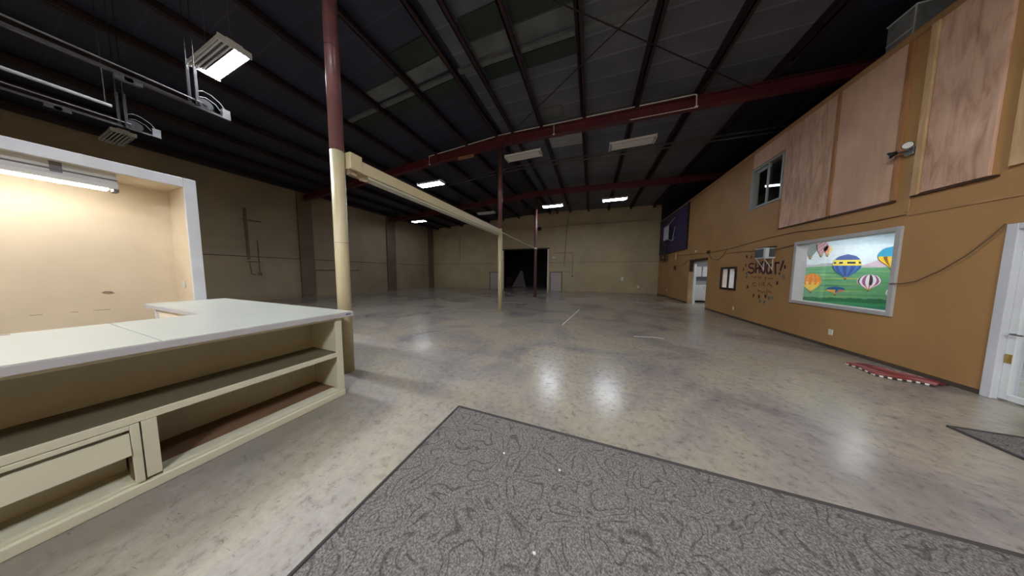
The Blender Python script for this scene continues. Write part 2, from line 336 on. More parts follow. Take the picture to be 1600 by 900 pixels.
for a, b in ((4.48, 11.42), (13.3, YF)): mb.box(XR-.012, XR, a, b, 0, .06)
struct('baseboard_right', mb, M['base'], 'thin dark base strip at the foot of the golden wall', 'baseboard')
struct('trim_2', box(XR-.012, XR, YN, 5.37, 2.43, 2.455), M['gold_trim'], 'thin ledge strip on the golden wall above the near door', 'trim')
for i, (a, b) in enumerate(((7.3, 7.95), (12.95, 13.75), (17.75, 18.4))):
    struct('trim_%d' % (3+i), box(XL, XL+.12, a, b, 0, 6.1), M['pilaster'], ['nearest of the dark brown pilasters on the left wall, behind the cream column', 'middle dark brown pilaster on the left wall', 'dark brown pilaster at the far left corner'][i], 'pilaster')

mb = MB(); mb.box(XL, -7.8, YF-.006, YF, 2.42, 2.445); mb.box(-3.6, XR, YF-.006, YF, 2.42, 2.445); mb.box(-3.2, XR, YF-.006, YF, 5.49, 5.51)
struct('trim_10', mb, M['pilaster'], 'thin dark joint lines across the far wall', 'joint line')
struct('trim_11', box(XL, XL+.008, YN, YF, 2.24, 2.27), M['darkbrown'], 'thin dark joint line along the left wall', 'joint line')
# rooms behind the golden wall (seen through its openings)
mb = MB()
mb.box(XR+.15, 9.4, 7.42, 7.55, 0, 2.5); mb.box(9.4, 9.5, 2.4, 7.55, 0, 2.5); mb.box(XR+.15, 9.4, 2.4, 2.5, 0, 2.5)
struct('wall_office', mb, M['white'], 'white walls of the bright room behind the mural window', 'wall')
struct('ceiling_office', box(XR+.15, 9.5, 2.4, 7.55, 2.5, 2.6), M['white'], 'white ceiling of the room behind the mural window', 'ceiling')
struct('floor_office', box(XR+.15, 9.4, 2.5, 7.42, 0, .01), M['tile'], 'pale speckled floor behind the near glass door', 'floor')
mb = MB(); mb.box(XR+.15, 8, 14.5, 14.6, 0, 2.45); mb.box(8, 8.1, 10.95, 14.6, 0, 2.45); mb.box(XR+.15, 8, 10.95, 11.05, 0, 2.45)
struct('wall_kitchen', mb, M['greywall'], 'grey walls of the small kitchen beyond the far doorway', 'wall')
struct('ceiling_kitchen', box(XR+.15, 8.1, 10.95, 14.6, 2.45, 2.55), M['white'], 'white ceiling of the kitchen beyond the doorway', 'ceiling')
mb = MB(); mb.box(6.0, 6.1, 7.6, 10.9, 0, 2.45); mb.box(XR+.15, 6.1, 10.8, 10.9, 0, 2.45); mb.box(XR+.15, 6.1, 7.6, 7.7, 0, 2.45)
struct('wall_store', mb, M['white'], 'white walls of the room behind the black framed window', 'wall')
struct('ceiling_store', box(XR+.15, 6.1, 7.6, 10.9, 2.45, 2.55), M['white'], 'white ceiling of the room behind the black framed window', 'ceiling')
mb = MB(); mb.box(8.4, 8.5, 7.2, 12.6, 2.62, 5.2); mb.box(XR+.15, 8.5, 12.5, 12.6, 2.62, 5.2); mb.box(XR+.15, 8.5, 7.2, 7.3, 2.62, 5.2); mb.box(XR+.15, 8.5, 7.2, 12.6, 2.6, 2.65); mb.box(XR+.15, 8.5, 7.2, 12.6, 5.15, 5.2)
struct('wall_loft', mb, M['dark'], 'dark walls of the upstairs room behind the upper window', 'wall')
# dark room beyond the far opening
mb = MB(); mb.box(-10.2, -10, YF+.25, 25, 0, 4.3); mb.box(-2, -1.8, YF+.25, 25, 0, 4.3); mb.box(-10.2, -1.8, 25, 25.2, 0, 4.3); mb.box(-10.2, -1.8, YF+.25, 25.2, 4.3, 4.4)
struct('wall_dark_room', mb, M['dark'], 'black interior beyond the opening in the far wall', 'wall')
# booth with a white framed opening
mb = MB(); mb.box(-7.0, -6.9, -3.6, 1.5, 0, 3.0); mb.box(-6.9, -6.24, -3.6, 1.5, 2.86, 3.0); mb.box(-6.9, -6.24, 1.43, 1.53, 0, 2.86); mb.box(-6.9, -6.24, -3.6, -3.5, 0, 2.86)
bo = struct('wall_booth', mb, M['booth'], 'cream painted recess walls behind the white framed opening', 'wall')
g = MB(); pts = [(.0, .01), (.03, .03), (.075, .02), (.10, -.012), (.05, -.022), (.015, -.01)]
g.prism([(.80+y, 1.165+z) for y, z in pts], 'x', -6.9, -6.896); g.build('gouge', M['gouge'], bo)['label'] = 'brown gouge in the cream plaster'
g = MB()
for y, z, l in ((.35, .905, .07), (.73, .91, .12), (.58, .907, .05)): g.box(-6.9, -6.8975, y, y+l, z, z+.006)
g.build('scuff', M['gouge'], bo)
mb = MB(); mb.box(-6.24, -6.2, 1.43, 1.55, 0, 3.0); mb.box(-6.24, -6.2, -3.6, 1.43, 2.855, 3.0); mb.box(-6.24, -6.2, -3.6, -3.48, 0, 2.855)
struct('trim_6', mb, M['white_trim'], 'wide white casing around the lit recess on the left', 'trim', bevel=.006)

# ------------------------------------------------------------------ roof steel
ords = ['first', 'second', 'third', 'fourth', 'fifth', 'sixth', 'seventh', 'eighth', 'ninth']
def purlin(x, label):
    z = roof_z(x); mb = MB()
    mb.box(x-.012, x+.012, YN, YF, z-.19, z); mb.box(x-.012, x+.085, YN, YF, z-.19, z-.17); mb.box(x-.085, x+.012, YN, YF, z-.02, z); mb.box(x+.07, x+.085, YN, YF, z-.17, z-.15)
    for y in (2.05, 7.6, 13.15): mb.box(x-.02, x+.02, y-.55, y+.55, z-.195, z-.02)
    tag(mb.build('roof_purlin', M['purlin']), label, 'purlin', 'roof purlins', 'structure')
for i, x in enumerate((-3.48, -2.84)): purlin(x, 'dark maroon purlin, %s one of the close pair at the ridge' % ('left', 'right')[i])
for i, x in enumerate((-1.79, -.39, 1.09, 2.62, 4.12, 5.6, 7.1)): purlin(x, 'dark maroon roof purlin, %s to the right of the ridge pair' % ords[i])
for i, x in enumerate((-4.76, -6.25, -7.75, -9.25, -10.75, -12.25, -13.75, -15.2)): purlin(x, 'dark maroon roof purlin, %s to the left of the ridge pair' % ords[i])
def rafter(y, label, d=.3):
    mb = MB()
    for s, (xa, xb) in enumerate(((XL, RIDGE_X), (RIDGE_X, XE))):
        za, zb = roof_z(xa)-.19, roof_z(xb)-.19
        for (w_, t0, t1) in ((.008, 0, d), (.09, 0, .018), (.09, d-.018, d)):
            mb.prism([(xa, za-t1), (xb, zb-t1), (xb, zb-t0), (xa, za-t0)], 'y', y-w_, y+w_)
    for x in (-10, -6.2, 1.1, 4.1): mb.box(x-.012, x+.012, y-.085, y+.085, roof_z(x)-.19-d+.01, roof_z(x)-.2)
    return tag(mb.build('roof_beam', M['red']), label, 'beam', 'maroon roof beams', 'structure')
rafter(7.6, 'nearer maroon steel roof beam crossing above the second column')
rafter(13.15, 'farther maroon steel roof beam crossing near the far wall', .3)
def strip(name, y0, y1, cells, mat, label, dz=.03):
    mb = MB()
    for a, b in cells:
        mb.prism([(a, roof_z(a)-dz), (b, roof_z(b)-dz), (b, roof_z(b)-.001), (a, roof_z(a)-.001)], 'y', y0, y1)
    return tag(mb.build(name, mat), label, 'roof panel', None, 'structure')
CELL = [(-7.65, -6.35), (-6.15, -4.86), (-4.66, -3.57), (-3.38, -2.93), (-2.74, -1.88), (-1.69, -.48)]
GREEN = [CELL[2], CELL[4], CELL[5]]
strip('roof_panel', 4.02, 4.46, GREEN, M['green'], 'dark green roof panel strip nearer than the pale strip')
strip('roof_panel', 5.12, 5.5, GREEN + CELL[:2], M['green'], 'dark green roof panel strip beyond the pale strip')
strip('roof_panel', 4.5, 4.86, [CELL[1], CELL[2], CELL[4], CELL[5]], M['palestrip'], 'pale grey translucent roof strip')
strip('roof_panel', 4.95, 5.06, CELL + [(-.3, 1.0), (1.18, 1.6)], M['palestrip'], 'narrow pale batten crossing under the roof sheets', .07)
strip('roof_panel', 7.85, 9.15, [(-1.69, -.48)], M['palepanel'], 'paler streaked roof panel above the white fixture')  # paler panel laid over this stretch of the sheet
strip('roof_panel', 6.95, 7.5, [(-1.69, -1.0)], M['palestrip'], 'pale patch of roof sheet before the nearer beam')
def rod(pts, label):
    tag(MB().tube(pts, .012, 6).build('brace_rod', M['dark']), label, 'brace rod', 'crossed roof brace rods', 'structure')
rod([(-3.3, 2.1, 6.33), (3.75, 7.55, 6.24)], 'thin dark brace rod running from the ridge down to the right')
rod([(4.3, 2.1, 6.24), (-3.3, 7.55, 6.33)], 'thin dark brace rod running from the right back to the second column')

# columns
def column(y, r, split, label, x=-3.34):
    z = RIDGE_Z-.19-.31
    t = thing('steel_column', (x, y, 0), label, 'column', 'round columns under the ridge', 'structure')
    n = 32
    def cyl(z0, z1, rr): return MB().tube([(x, y, z0), (x, y, z1)], rr, n)
    if split:
        cyl(0, split, r).build('lower_shaft', M['col_cream'], t, smooth=True)['label'] = 'cream painted lower shaft'
        cyl(split, z, r*.985).build('upper_shaft', M['col_red'], t, smooth=True)['label'] = 'maroon painted upper shaft'
        if y < 3:
            k = MB()
            for zz in (.93, 1.92): k.tube([(x, y, zz), (x, y, zz+.006)], r+.0015, n)
            k.build('joint_line', M['gouge'], t)
            MB().tube([(x, y, 4.55), (x, y, 4.56)], r, n).build('weld_seam', M['purlin'], t)
    else:
        cyl(0, z, r).build('shaft', M['col_red'], t, smooth=True)
        cyl(3.02, 3.1, r+.012).build('collar', M['white_trim'], t)['label'] = 'thin white band'
    mb = MB().box(x-r-.03, x+r+.03, y-r-.03, y+r+.03, z-.02, z); mb.build('cap_plate', M['red'], t)
    return t
column(2.05, .084, 3.2, 'round column beside the counter, cream below and maroon above', -3.425)
column(7.6, .083, 3.1, 'slim round column at the far end of the yellow beam, cream below and maroon above')
column(13.15, .09, None, 'all maroon round column in front of the dark far opening')
t = thing('box_beam', (-3.35, 2.2, 2.97), 'long pale yellow box beam spanning between the first two columns', 'beam', None, 'structure')
box(-3.43, -3.28, 2.28, 7.52, 2.985, 3.16).build('beam_web', M['col_cream'], t, bevel=.006)
box(-3.44, -3.3, 2.4, 7.5, 2.945, 2.99).build('bottom_rail', M['cream_in'], t)['label'] = 'darker rail under the beam'
box(-3.46, -3.27, 2.125, 2.3, 2.985, 3.22).build('end_bracket', M['col_cream'], t, bevel=.012)
mb = MB().tube([(-3.36, 2.16, 2.93), (-3.36, 2.45, 2.93)], .022, 10); mb.tube([(-3.36, 2.3, 2.91), (-3.3, 2.4, 2.91)], .02, 8); mb.box(-3.4, -3.32, 2.14, 2.24, 2.92, 2.99); mb.build('clamp', M['gouge'], t)
box(-3.44, -3.24, 7.48, 7.53, 2.95, 3.19).build('end_plate', M['col_cream'], t)
tag(MB().tube([(-3.3, 7.66, 3.08), (-3.34, 10.4, 3.06), (-3.34, 13.05, 3.08)], .012, 6).build('cable', M['plastic']), 'thin pale cable strung from the second column to the maroon column', 'cable')

# pipes and conduits under the roof
def sagline(y, z, xs): return [(x, y, roof_z(x)-RIDGE_Z+z) for x in xs]
for k, z in enumerate((6.4, 6.26)):
    tag(MB().tube(sagline(9.5, z, (-8.6, -6, -3.3, 0, 3, 5.5, 8)), .03, 8).build('ceiling_pipe', M['trackmetal']), ('upper', 'lower')[k]+' of two dark pipes slung across under the roof', 'pipe', 'pair of pipes under the roof')
t = thing('beam_conduit', (-3.3, 7.5, 6.5), 'thin white conduit clipped along the nearer maroon beam', 'conduit')
d = .17
mb = MB().tube([(x, 7.49, roof_z(x)-d) for x in (-6.6, -3.3, -.2, 2.5)], .013, 6); mb.build('upper_run', M['plastic'], t)
for x in (-6.6, -1.37, 2.5):
    mb = MB().tube([(x, 7.49, roof_z(x)-d), (x+.04, 7.47, roof_z(x)-d-.03), (x+.05, 7.47, roof_z(x)-d-.32), (x+.04, 7.49, roof_z(x)-d-.345)], .013, 6)
    mb.box(x+.005, x+.085, 7.45, 7.5, roof_z(x)-d-.36, roof_z(x)-d-.335); mb.build('drop', M['plastic'], t)
MB().tube([(x, 7.49, roof_z(x)-d-.345) for x in (.95, 2.5)], .01, 6).build('lower_run', M['plastic'], t)
tag(box(-5.2, -4.5, 7.55, 7.65, 6.085, 6.168).build('wood_block', M['cedar']), 'short orange brown wood block under the nearer beam, left of the second column', 'block')
tag(MB().tube(sagline(15.6, 6.3, (-6, -3.3, 0, 4)), .016, 6).build('ceiling_pipe', M['trackmetal']), 'thin pipe under the roof beyond the farther beam', 'pipe')

# ------------------------------------------------------------------ lamps
def high_bay(x, y, z, lit, label, L=1.2, W=.36, name='ceiling_light', variant='', up=.006):
    """six-tube high bay; lit = indices of burning tubes"""
    t = thing(name, (x, y, z), label, 'light fixture', 'high bay fluorescent fixtures')
    mb = MB(); h = .07
    mb.box(x-L/2, x+L/2, y-.09, y+.09, z+h, z+h+.05)
    mb.prism([(y-W/2, z+.012), (y-W/2+.012, z+.012), (y-W/2+.02, z+h), (y+W/2-.02, z+h), (y+W/2-.012, z+.012), (y+W/2, z+.012), (y+W/2-.005, z+h+.012), (y-W/2+.005, z+h+.012)], 'x', x-L/2+.02, x+L/2-.02)
    mb.build('housing', M['lampbody'], t)
    rf = MB(); n = 6; p = (W-.04)/n
    for k in range(1, n): yy = y-W/2+.02+p*k; rf.prism([(yy-.012, z+h-.002), (yy, z+.02), (yy+.012, z+h-.002)], 'x', x-L/2+.03, x+L/2-.03)
    rf.build('reflector', M['lampgrey'], t)
    for k in range(n):
        yy = y-W/2+.02+p*(k+.5)
        tb = MB().tube([(x-L/2+.04, yy, z+up), (x+L/2-.04, yy, z+up)], .0145, 8)
        tb.build('tube', M['lamp'+variant] if k in lit else M['tube_off'], t)['label'] = 'glowing tube' if k in lit else 'unlit tube'
    for s in (-1, 1):
        e = MB().box(x+s*(L/2-.005), x+s*(L/2+.02), y-W/2-.004, y+W/2+.004, z-.008, z+h+.02); e.build('end_cap', M['lampbody'], t)
        top = roof_z(x+s*.45)-.005
        hg = MB().tube([(x+s*.45, y-.05, z+h+.05), (x+s*.45, y, z+h+.3), (x+s*.45, y+.05, z+h+.05)], .004, 5); hg.tube([(x+s*.45, y, z+h+.29), (x+s*.45, y, top)], .004, 5)
        hg.build('hanger', M['darksteel'], t)
    return t
ALL6 = range(6)
high_bay(-6.28, 1.93, 5.2, (3, 4, 5), 'large half lit high bay fixture hanging above the pulley track', up=.036)
high_bay(-6.62, 7.62, 5.3, ALL6, 'glowing fixture above the yellow beam, left of the second column', variant='_dim')
high_bay(-2.27, 7.1, 5.42, (), 'unlit white fixture just right of the second column')
high_bay(1.03, 7.55, 5.42, (), 'unlit white fixture under the nearer beam toward the right')
high_bay(-2.28, 13.0, 5.5, ALL6, 'glowing fixture just right of the maroon column', variant='_dim')
high_bay(1.06, 13.0, 5.5, ALL6, 'glowing fixture nearest the purple panel', variant='_dim')
high_bay(-12.8, 13.3, 5.5, ALL6, 'small glowing fixture far off beside the left wall', variant='_dim')
high_bay(-6.8, 13.1, 5.5, (), 'unlit fixture far off just left of the second column')
high_bay(-12.9, 1.98, 5.3, (), 'unlit grey fixture in the dark above the white framed recess')
# unseen fixtures above and behind the viewpoint, added for light on the same grid
for _i, (x, y, l) in enumerate(((1.05, 1.95, ALL6), (-6.3, -3.6, ALL6), (-2.3, -3.6, (2, 3)), (1.05, -3.6, ALL6))):
    high_bay(x, y, 5.4, l, 'lit high bay fixture ' + ('guessed overhead to the right of the carpet', 'behind the viewpoint above the recess', 'with two glowing tubes guessed behind the viewpoint', 'guessed behind the viewpoint toward the near door')[_i], variant='_mid' if _i == 0 else '', up=.036 if _i == 1 else .006)

# booth strip light
t = thing('strip_light', (-6.44, -.6, 2.62), 'long white strip fixture inside the top of the lit recess', 'light fixture')
Y0, Y1 = -2.6, .93
MB().prism([(-6.55, 2.86), (-6.33, 2.86), (-6.33, 2.74), (-6.29, 2.70), (-6.29, 2.655), (-6.33, 2.645), (-6.33, 2.665), (-6.55, 2.665)], 'y', Y0, Y1).build('housing', M['lampbody'], t)
MB().prism([(-6.327, 2.78), (-6.31, 2.775), (-6.31, 2.765), (-6.327, 2.76)], 'y', Y0, Y1).build('rib', M['lampgrey'], t)
MB().box(-6.338, -6.322, .53, .6, 2.68, 2.86).build('joint_cover', M['lampgrey'], t)
for xx in (-6.37, -6.45): MB().tube([(xx, Y0+.04, 2.64), (xx, Y1-.06, 2.64)], .016, 8).build('tube', M['boothlamp'], t)
mb = MB()
for k in range(5): mb.box(-6.5+.035*k, -6.485+.035*k, Y1-.02, Y1+.01, 2.615, 2.7)
mb.box(-6.52, -6.32, Y1-.03, Y1-.015, 2.62, 2.7); mb.build('end_louver', M['lampgrey'], t)
def panel_light(name, x0, x1, y0, y1, z, mat, label):
    t = thing(name, ((x0+x1)/2, (y0+y1)/2, z-.06), label, 'light fixture')
    box(x0, x1, y0, y1, z-.05, z).build('housing', M['lampbody'], t)
    box(x0+.03, x1-.03, y0+.03, y1-.03, z-.06, z-.05).build('diffuser', mat, t)
panel_light('office_light', 5.3, 6.5, 6.55, 6.85, 2.5, M['officelamp'], 'ceiling light seen at the top corner of the mural window')
panel_light('office_light', 5.3, 6.5, 4.0, 4.3, 2.5, M['officelamp'], 'ceiling light inside the bright room behind the near door')
panel_light('kitchen_light', 5.4, 6.6, 12.6, 12.9, 2.45, M['officelamp'], 'ceiling light inside the small kitchen')
panel_light('store_light', 5.0, 5.4, 9.3, 10.4, 2.45, M['storelamp'], 'ceiling light in the room behind the black framed window')
t = thing('loft_light', (6.0, 10.5, 4.66), 'glowing strip lamp seen inside the upper window', 'light fixture')
box(5.74, 6.3, 10.46, 10.54, 4.68, 4.72).build('housing', M['lampbody'], t); MB().tube([(5.76, 10.5, 4.655), (6.28, 10.5, 4.655)], .03, 8).build('tube', M['stripglow'], t)

# ------------------------------------------------------------------ counter
t = thing('counter', (-3.4, 0, 0), 'long cream painted service counter with open shelves and pale top', 'counter')
CY = -2.6                      # runs on past the left edge of the view
top = MB().box(-4.13, -2.77, .5, 1.745, .965, 1.02); top.box(-4.13, -2.77, CY, .494, .965, 1.0195)
tp = top.build('countertop', M['top'], t, bevel=.004); tp['label'] = 'pale laminate countertop'
e = MB().box(-2.772, -2.762, CY, 1.748, .964, 1.012); e.box(-4.13, -2.77, 1.742, 1.75, .964, 1.012); e.build('edge_band', M['topedge'], tp)
rt = MB().box(-6.19, -4.134, 1.005, 1.745, .965, 1.02).build('return_top', M['top'], t, bevel=.004)
e = MB().box(-6.19, -4.134, .995, 1.007, .964, 1.012); e.build('edge_band', M['topedge'], rt)
box(-5.95, -4.0, 1.06, 1.08, 0, .965).build('return_panel', M['booth_side'], t)
box(-6.0, -5.95, 1.04, 1.1, 0, .965).build('return_leg', M['white_trim'], t)
FX = -2.80
box(-3.34, -3.3, CY, 1.6, .07, .965).build('back_panel', M['cream_in'], t)
box(-4.05, -4.0, CY, 1.0, 0, .965).build('rear_panel', M['booth_side'], t)
box(-3.9, FX-.012, 1.585, 1.63, 0, .965).build('end_panel', M['cream'], t)
mb = MB(); mb.box(FX-.02, FX, 1.565, 1.632, .075, .965); mb.box(FX-.02, FX, CY, 1.565, .937, .965); mb.box(FX-.02, FX, .394, .45, .09, .495)
mb.build('face_frame', M['cream'], t, bevel=.003)
s1 = box(-3.3, FX-.012, CY, 1.585, .515, .545).build('shelf', M['darkshelf'], t)
mb = MB().box(FX-.014, FX+.002, CY, 1.57, .496, .548); mb.build('shelf_edge', M['cream'], s1, bevel=.003)
s2 = box(-3.3, -2.93, .45, 1.585, .07, .092).build('shelf', M['shelfwood'], t); s2['label'] = 'rear of the lower shelf, coloured dark reddish brown for its shadow'  # rear part of one pale board, its shadow put into the colour
box(-2.93, FX-.003, .45, 1.57, .07, .094).build('shelf_lip', M['cream'], s2, bevel=.003)
mb = MB().box(-3.32, FX+.012, CY, 1.635, 0, .07); mb.build('plinth', M['cream'], t, bevel=.008)
box(-3.3, FX-.02, .40, .44, .09, .5).build('divider', M['cream_in'], t)
# left bay: fixed board over an open slot, set in its own frame
d = MB(); d.box(FX-.02, FX+.004, .355, .388, .082, .492); d.box(FX-.02, FX+.004, CY, .355, .462, .492); d.box(FX-.03, FX-.012, CY, .388, .07, .088)
dd = d.build('bay_frame', M['cream'], t, bevel=.003)
MB().prism([(FX-.004, .29), (FX+.012, .292), (FX+.0, .44), (FX-.016, .438)], 'y', CY, .352).build('drop_board', M['cream'], dd)
box(-3.25, FX-.03, CY, .36, .085, .1).build('bay_floor', M['cream'], t)
box(-3.05, -3.03, CY, .36, .1, .5).build('bay_back', M['cream_in'], t)
box(-2.9, FX-.03, .352, .372, .1, .46).build('bay_side', M['shelfwood'], t)
box(-2.763, -2.759, 1.66, 1.715, .985, .997).build('sticker', M['blue'], tp)['label'] = 'small blue sticker on the corner'
box(-4.09, -4.055, .1, .14, 1.018, 1.022).build('chip', M['gouge'], tp)
tag(MB().box(-6.62, -6.52, 1.418, 1.43, 1.22, 1.335).build('wall_outlet', M['plastic'], bevel=.003), 'white double socket on the side of the lit recess', 'outlet')

# ------------------------------------------------------------------ carpets
def carpet(name, x0, x1, y0, y1, label, h=.012):
    t = thing(name, ((x0+x1)/2, (y0+y1)/2, 0), label, 'carpet')
    box(x0+.015, x1-.015, y0+.015, y1-.015, 0, h).build('pile', M['carpet'], t)
    mb = MB(); r = .016
    for a, b in (((x0, y0), (x1, y0)), ((x1, y0), (x1, y1)), ((x1, y1), (x0, y1)), ((x0, y1), (x0, y0))):
        mb.tube([(a[0], a[1], .008), (b[0], b[1], .008)], r*.8, 6)
    mb.build('bound_edge', M['carpet_edge'], t)
carpet('carpet', -1.345, 3.0, -2.2, 1.915, 'big grey brown swirl patterned carpet in the foreground')
carpet('door_mat', 3.36, 4.55, 1.0, 3.39, 'grey mat on the concrete before the near glass door', .01)
for i, (x, y) in enumerate(((-.63, 1.52), (-.18, 1.53), (-.24, 1.0))):
    b = bmesh.new(); bmesh.ops.create_icosphere(b, subdivisions=1, radius=.008)
    for v in b.verts: v.co = Vector((x, y, .018)) + Vector((v.co.x*1.3, v.co.y, v.co.z*.7))
    m = bpy.data.meshes.new('crumb'); b.to_mesh(m); b.free(); m.materials.append(M['plastic'])
    o = bpy.data.objects.new('crumb', m); COL.objects.link(o); o['_base'] = [0, 0, 0]
    tag(o, ['white crumb nearest the corner of the swirl carpet', 'white crumb beyond the middle of the swirl carpet', 'white crumb nearest the viewer on the swirl carpet'][i], 'crumb', 'crumbs on the carpet')
def mark(pts, wdt, mat, label):
    mb = MB(); P = [Vector((*p, .0)) for p in pts]
    for a, b in zip(P, P[1:]):
        d = (b-a).normalized(); n = Vector((-d.y, d.x, 0))*wdt/2
        mb.prism([((a+n).x, (a+n).y), ((b+n).x, (b+n).y), ((b-n).x, (b-n).y), ((a-n).x, (a-n).y)], 'z', 0, .002)
    tag(mb.build('floor_mark', mat), label, 'floor mark', 'marks on the floor')
mark([(-.75, 6.2), (-.42, 9.2)], .035, M['chalk'], 'straight white chalk line on the floor right of the second column')
mark([(-4.2, 9.9), (-3.6, 10.2), (-3.1, 10.0)], .05, M['chalk'], 'pale scrape on the floor before the maroon column')
mark([(1.0, 5.7), (1.5, 5.8), (1.62, 5.72)], .04, M['chalk'], 'pale scrape on the floor between the mural window and the carpet')
mark([(-3.95, 3.9), (-3.8, 4.25), (-3.6, 4.4)], .035, M['base'], 'short dark skid mark beyond the column by the counter')

# woven rag rug crumpled by the golden wall
t = thing('rag_rug', (4.2, 4.9, 0), 'crumpled red and white woven rag rug on the floor by the golden wall', 'rug')
LOW = [Vector(p) for p in ((4.05, 5.2), (4.06, 5.0), (4.0, 4.76), (4.11, 4.68), (4.28, 4.66), (4.38, 4.58))]
UPP = [Vector(p) for p in ((4.07, 5.22), (4.24, 5.26), (4.38, 5.18), (4.47, 5.0), (4.55, 4.82), (4.57, 4.66))]
def along(P, u):
    k = min(int(u*5), 4); f = u*5-k; return P[k].lerp(P[k+1], f)
RC = [tuple(c*.82 for c in q) for q in [(.70, .36, .34), (.60, .2, .2), (.76, .48, .46), (.52, .13, .16), (.68, .3, .22), (.78, .52, .5), (.56, .18, .2), (.48, .14, .17), (.64, .3, .32), (.70, .38, .3), (.55, .16, .2), (.74, .5, .48), (.5, .15, .17)]]
mb = MB(); n = 13
for k in range(n):
    q = (k+.5)/n; pts = []
    for j in range(19):
        u = .02+.96*j/18; p = along(LOW, u).lerp(along(UPP, u), q)
        pts.append((p.x+.008*math.sin(11*u+k*2.1), p.y+.008*math.sin(9*u+k), .013+.02*abs(math.sin(5*u+k*1.3))*(.4+q*.6)))
    mb.tube(pts, .015 if k % 3 else .01, 6, col=RC[k])
mb.build('red_strands', M['woven'], t)
for P, z_ in ((LOW, .014), (UPP, .02)):
    mb = MB(); m_ = 22
    for j in range(m_):
        u0, u1 = j/m_, (j+.97)/m_; p0, p1 = along(P, u0), along(P, u1)
        mb.tube([(p0.x, p0.y, z_), (p1.x, p1.y, z_)], .013, 6, col=(.93, .9, .86) if j % 2 == 0 else (.22, .2, .2))
    mb.build('edge_braid', M['woven'], t)['label'] = 'black and white braided edge'

# ------------------------------------------------------------------ things on the golden wall
# mural window
def window_frame(name, y0, y1, z0, z1, fw, mat, depth=(-.03, .17)):
    mb = MB(); x0, x1 = XR+depth[0], XR+depth[1]
    mb.box(x0, x1, y0, y0+fw, z0, z1); mb.box(x0, x1, y1-fw, y1, z0, z1); mb.box(x0, x1, y0+fw, y1-fw, z0, z0+fw); mb.box(x0, x1, y0+fw, y1-fw, z1-fw, z1)
    return mb
t = thing('window_1', (XR, 6.35, .82), 'wide white framed window onto the balloon mural', 'window', None, 'structure')
window_frame('f', 5.4, 7.31, .82, 2.29, .07, M['white_trim']).build('window_frame', M['windowtrim'], t, bevel=.006)
box(XR+.1, XR+.106, 5.48, 7.23, .9, 2.21).build('pane', M['glass'], t)
# the mural itself
t = thing('mural', (6.9, 7.42, 0), 'painted wall mural of hot air balloons over green hills seen through the window', 'mural')
YM = 7.42
def flat(mb, pts, lay, col): mb.quad(*[(x, YM-.001-.0012*lay, z) for x, z in pts], col=col)
mb = MB()
flat(mb, [(4.92, 1.55), (9.38, 1.55), (9.38, 2.2), (4.92, 2.2)], 0, (.86, .91, .94)); flat(mb, [(4.92, 2.2), (9.38, 2.2), (9.38, 2.48), (4.92, 2.48)], 0, (.80, .88, .93))
mb.build('painted_sky', M['mural'], t)
def ridge(mb, z0, zs, lay, col, x0=4.92, x1=9.38, n=60, f=None):
    for k in range(n):
        a = x0+(x1-x0)*k/n; b = x0+(x1-x0)*(k+1)/n
        flat(mb, [(a, z0), (b, z0), (b, zs(b)), (a, zs(a))], lay, col)
mb = MB(); ridge(mb, 1.55, lambda x: 1.80+.07*math.sin(3.1*x+.4)+.05*math.sin(7.3*x), 1, (.84, .74, .80))
ridge(mb, 1.5, lambda x: 1.73+.035*math.sin(4.7*x+1.8)+.02*math.sin(11*x), 2, (.72, .72, .74)); mb.build('painted_mountains', M['mural'], t)
mb = MB(); ridge(mb, .01, lambda x: 1.69+.02*math.sin(5*x), 3, (.42, .66, .48))
G = [(.36, .62, .40), (.50, .70, .44), (.30, .56, .40), (.60, .74, .48), (.40, .66, .36), (.64, .72, .42), (.34, .6, .36)]
for k in range(16):
    zc = 1.63-.043*k; cx = 5.0+((k*1.37) % 4.0); ln = .7+.5*((k*.71) % 1)
    for dx in (0, -2.2, 2.2):
        xa, xb = max(4.92, cx+dx-ln/2), min(9.38, cx+dx+ln/2)
        if xb-xa > .1: flat(mb, [(xa, zc), ((xa+xb)/2, zc-.022), (xb, zc+.006), ((xa+xb)/2, zc+.022)], 4, G[k % 7])
mb.build('painted_field', M['mural'], t)
mb = MB(); ridge(mb, .01, lambda x: .93+.02*abs(math.sin(9*x))+.018*abs(math.sin(21*x+1)), 5, (.20, .46, .30), n=150)
ridge(mb, .01, lambda x: .86+.01*math.sin(6*x), 6, (.26, .60, .38)); ridge(mb, .01, lambda x: .79+.01*math.sin(8*x), 7, (.22, .54, .42)); mb.build('painted_bushes', M['mural'], t)
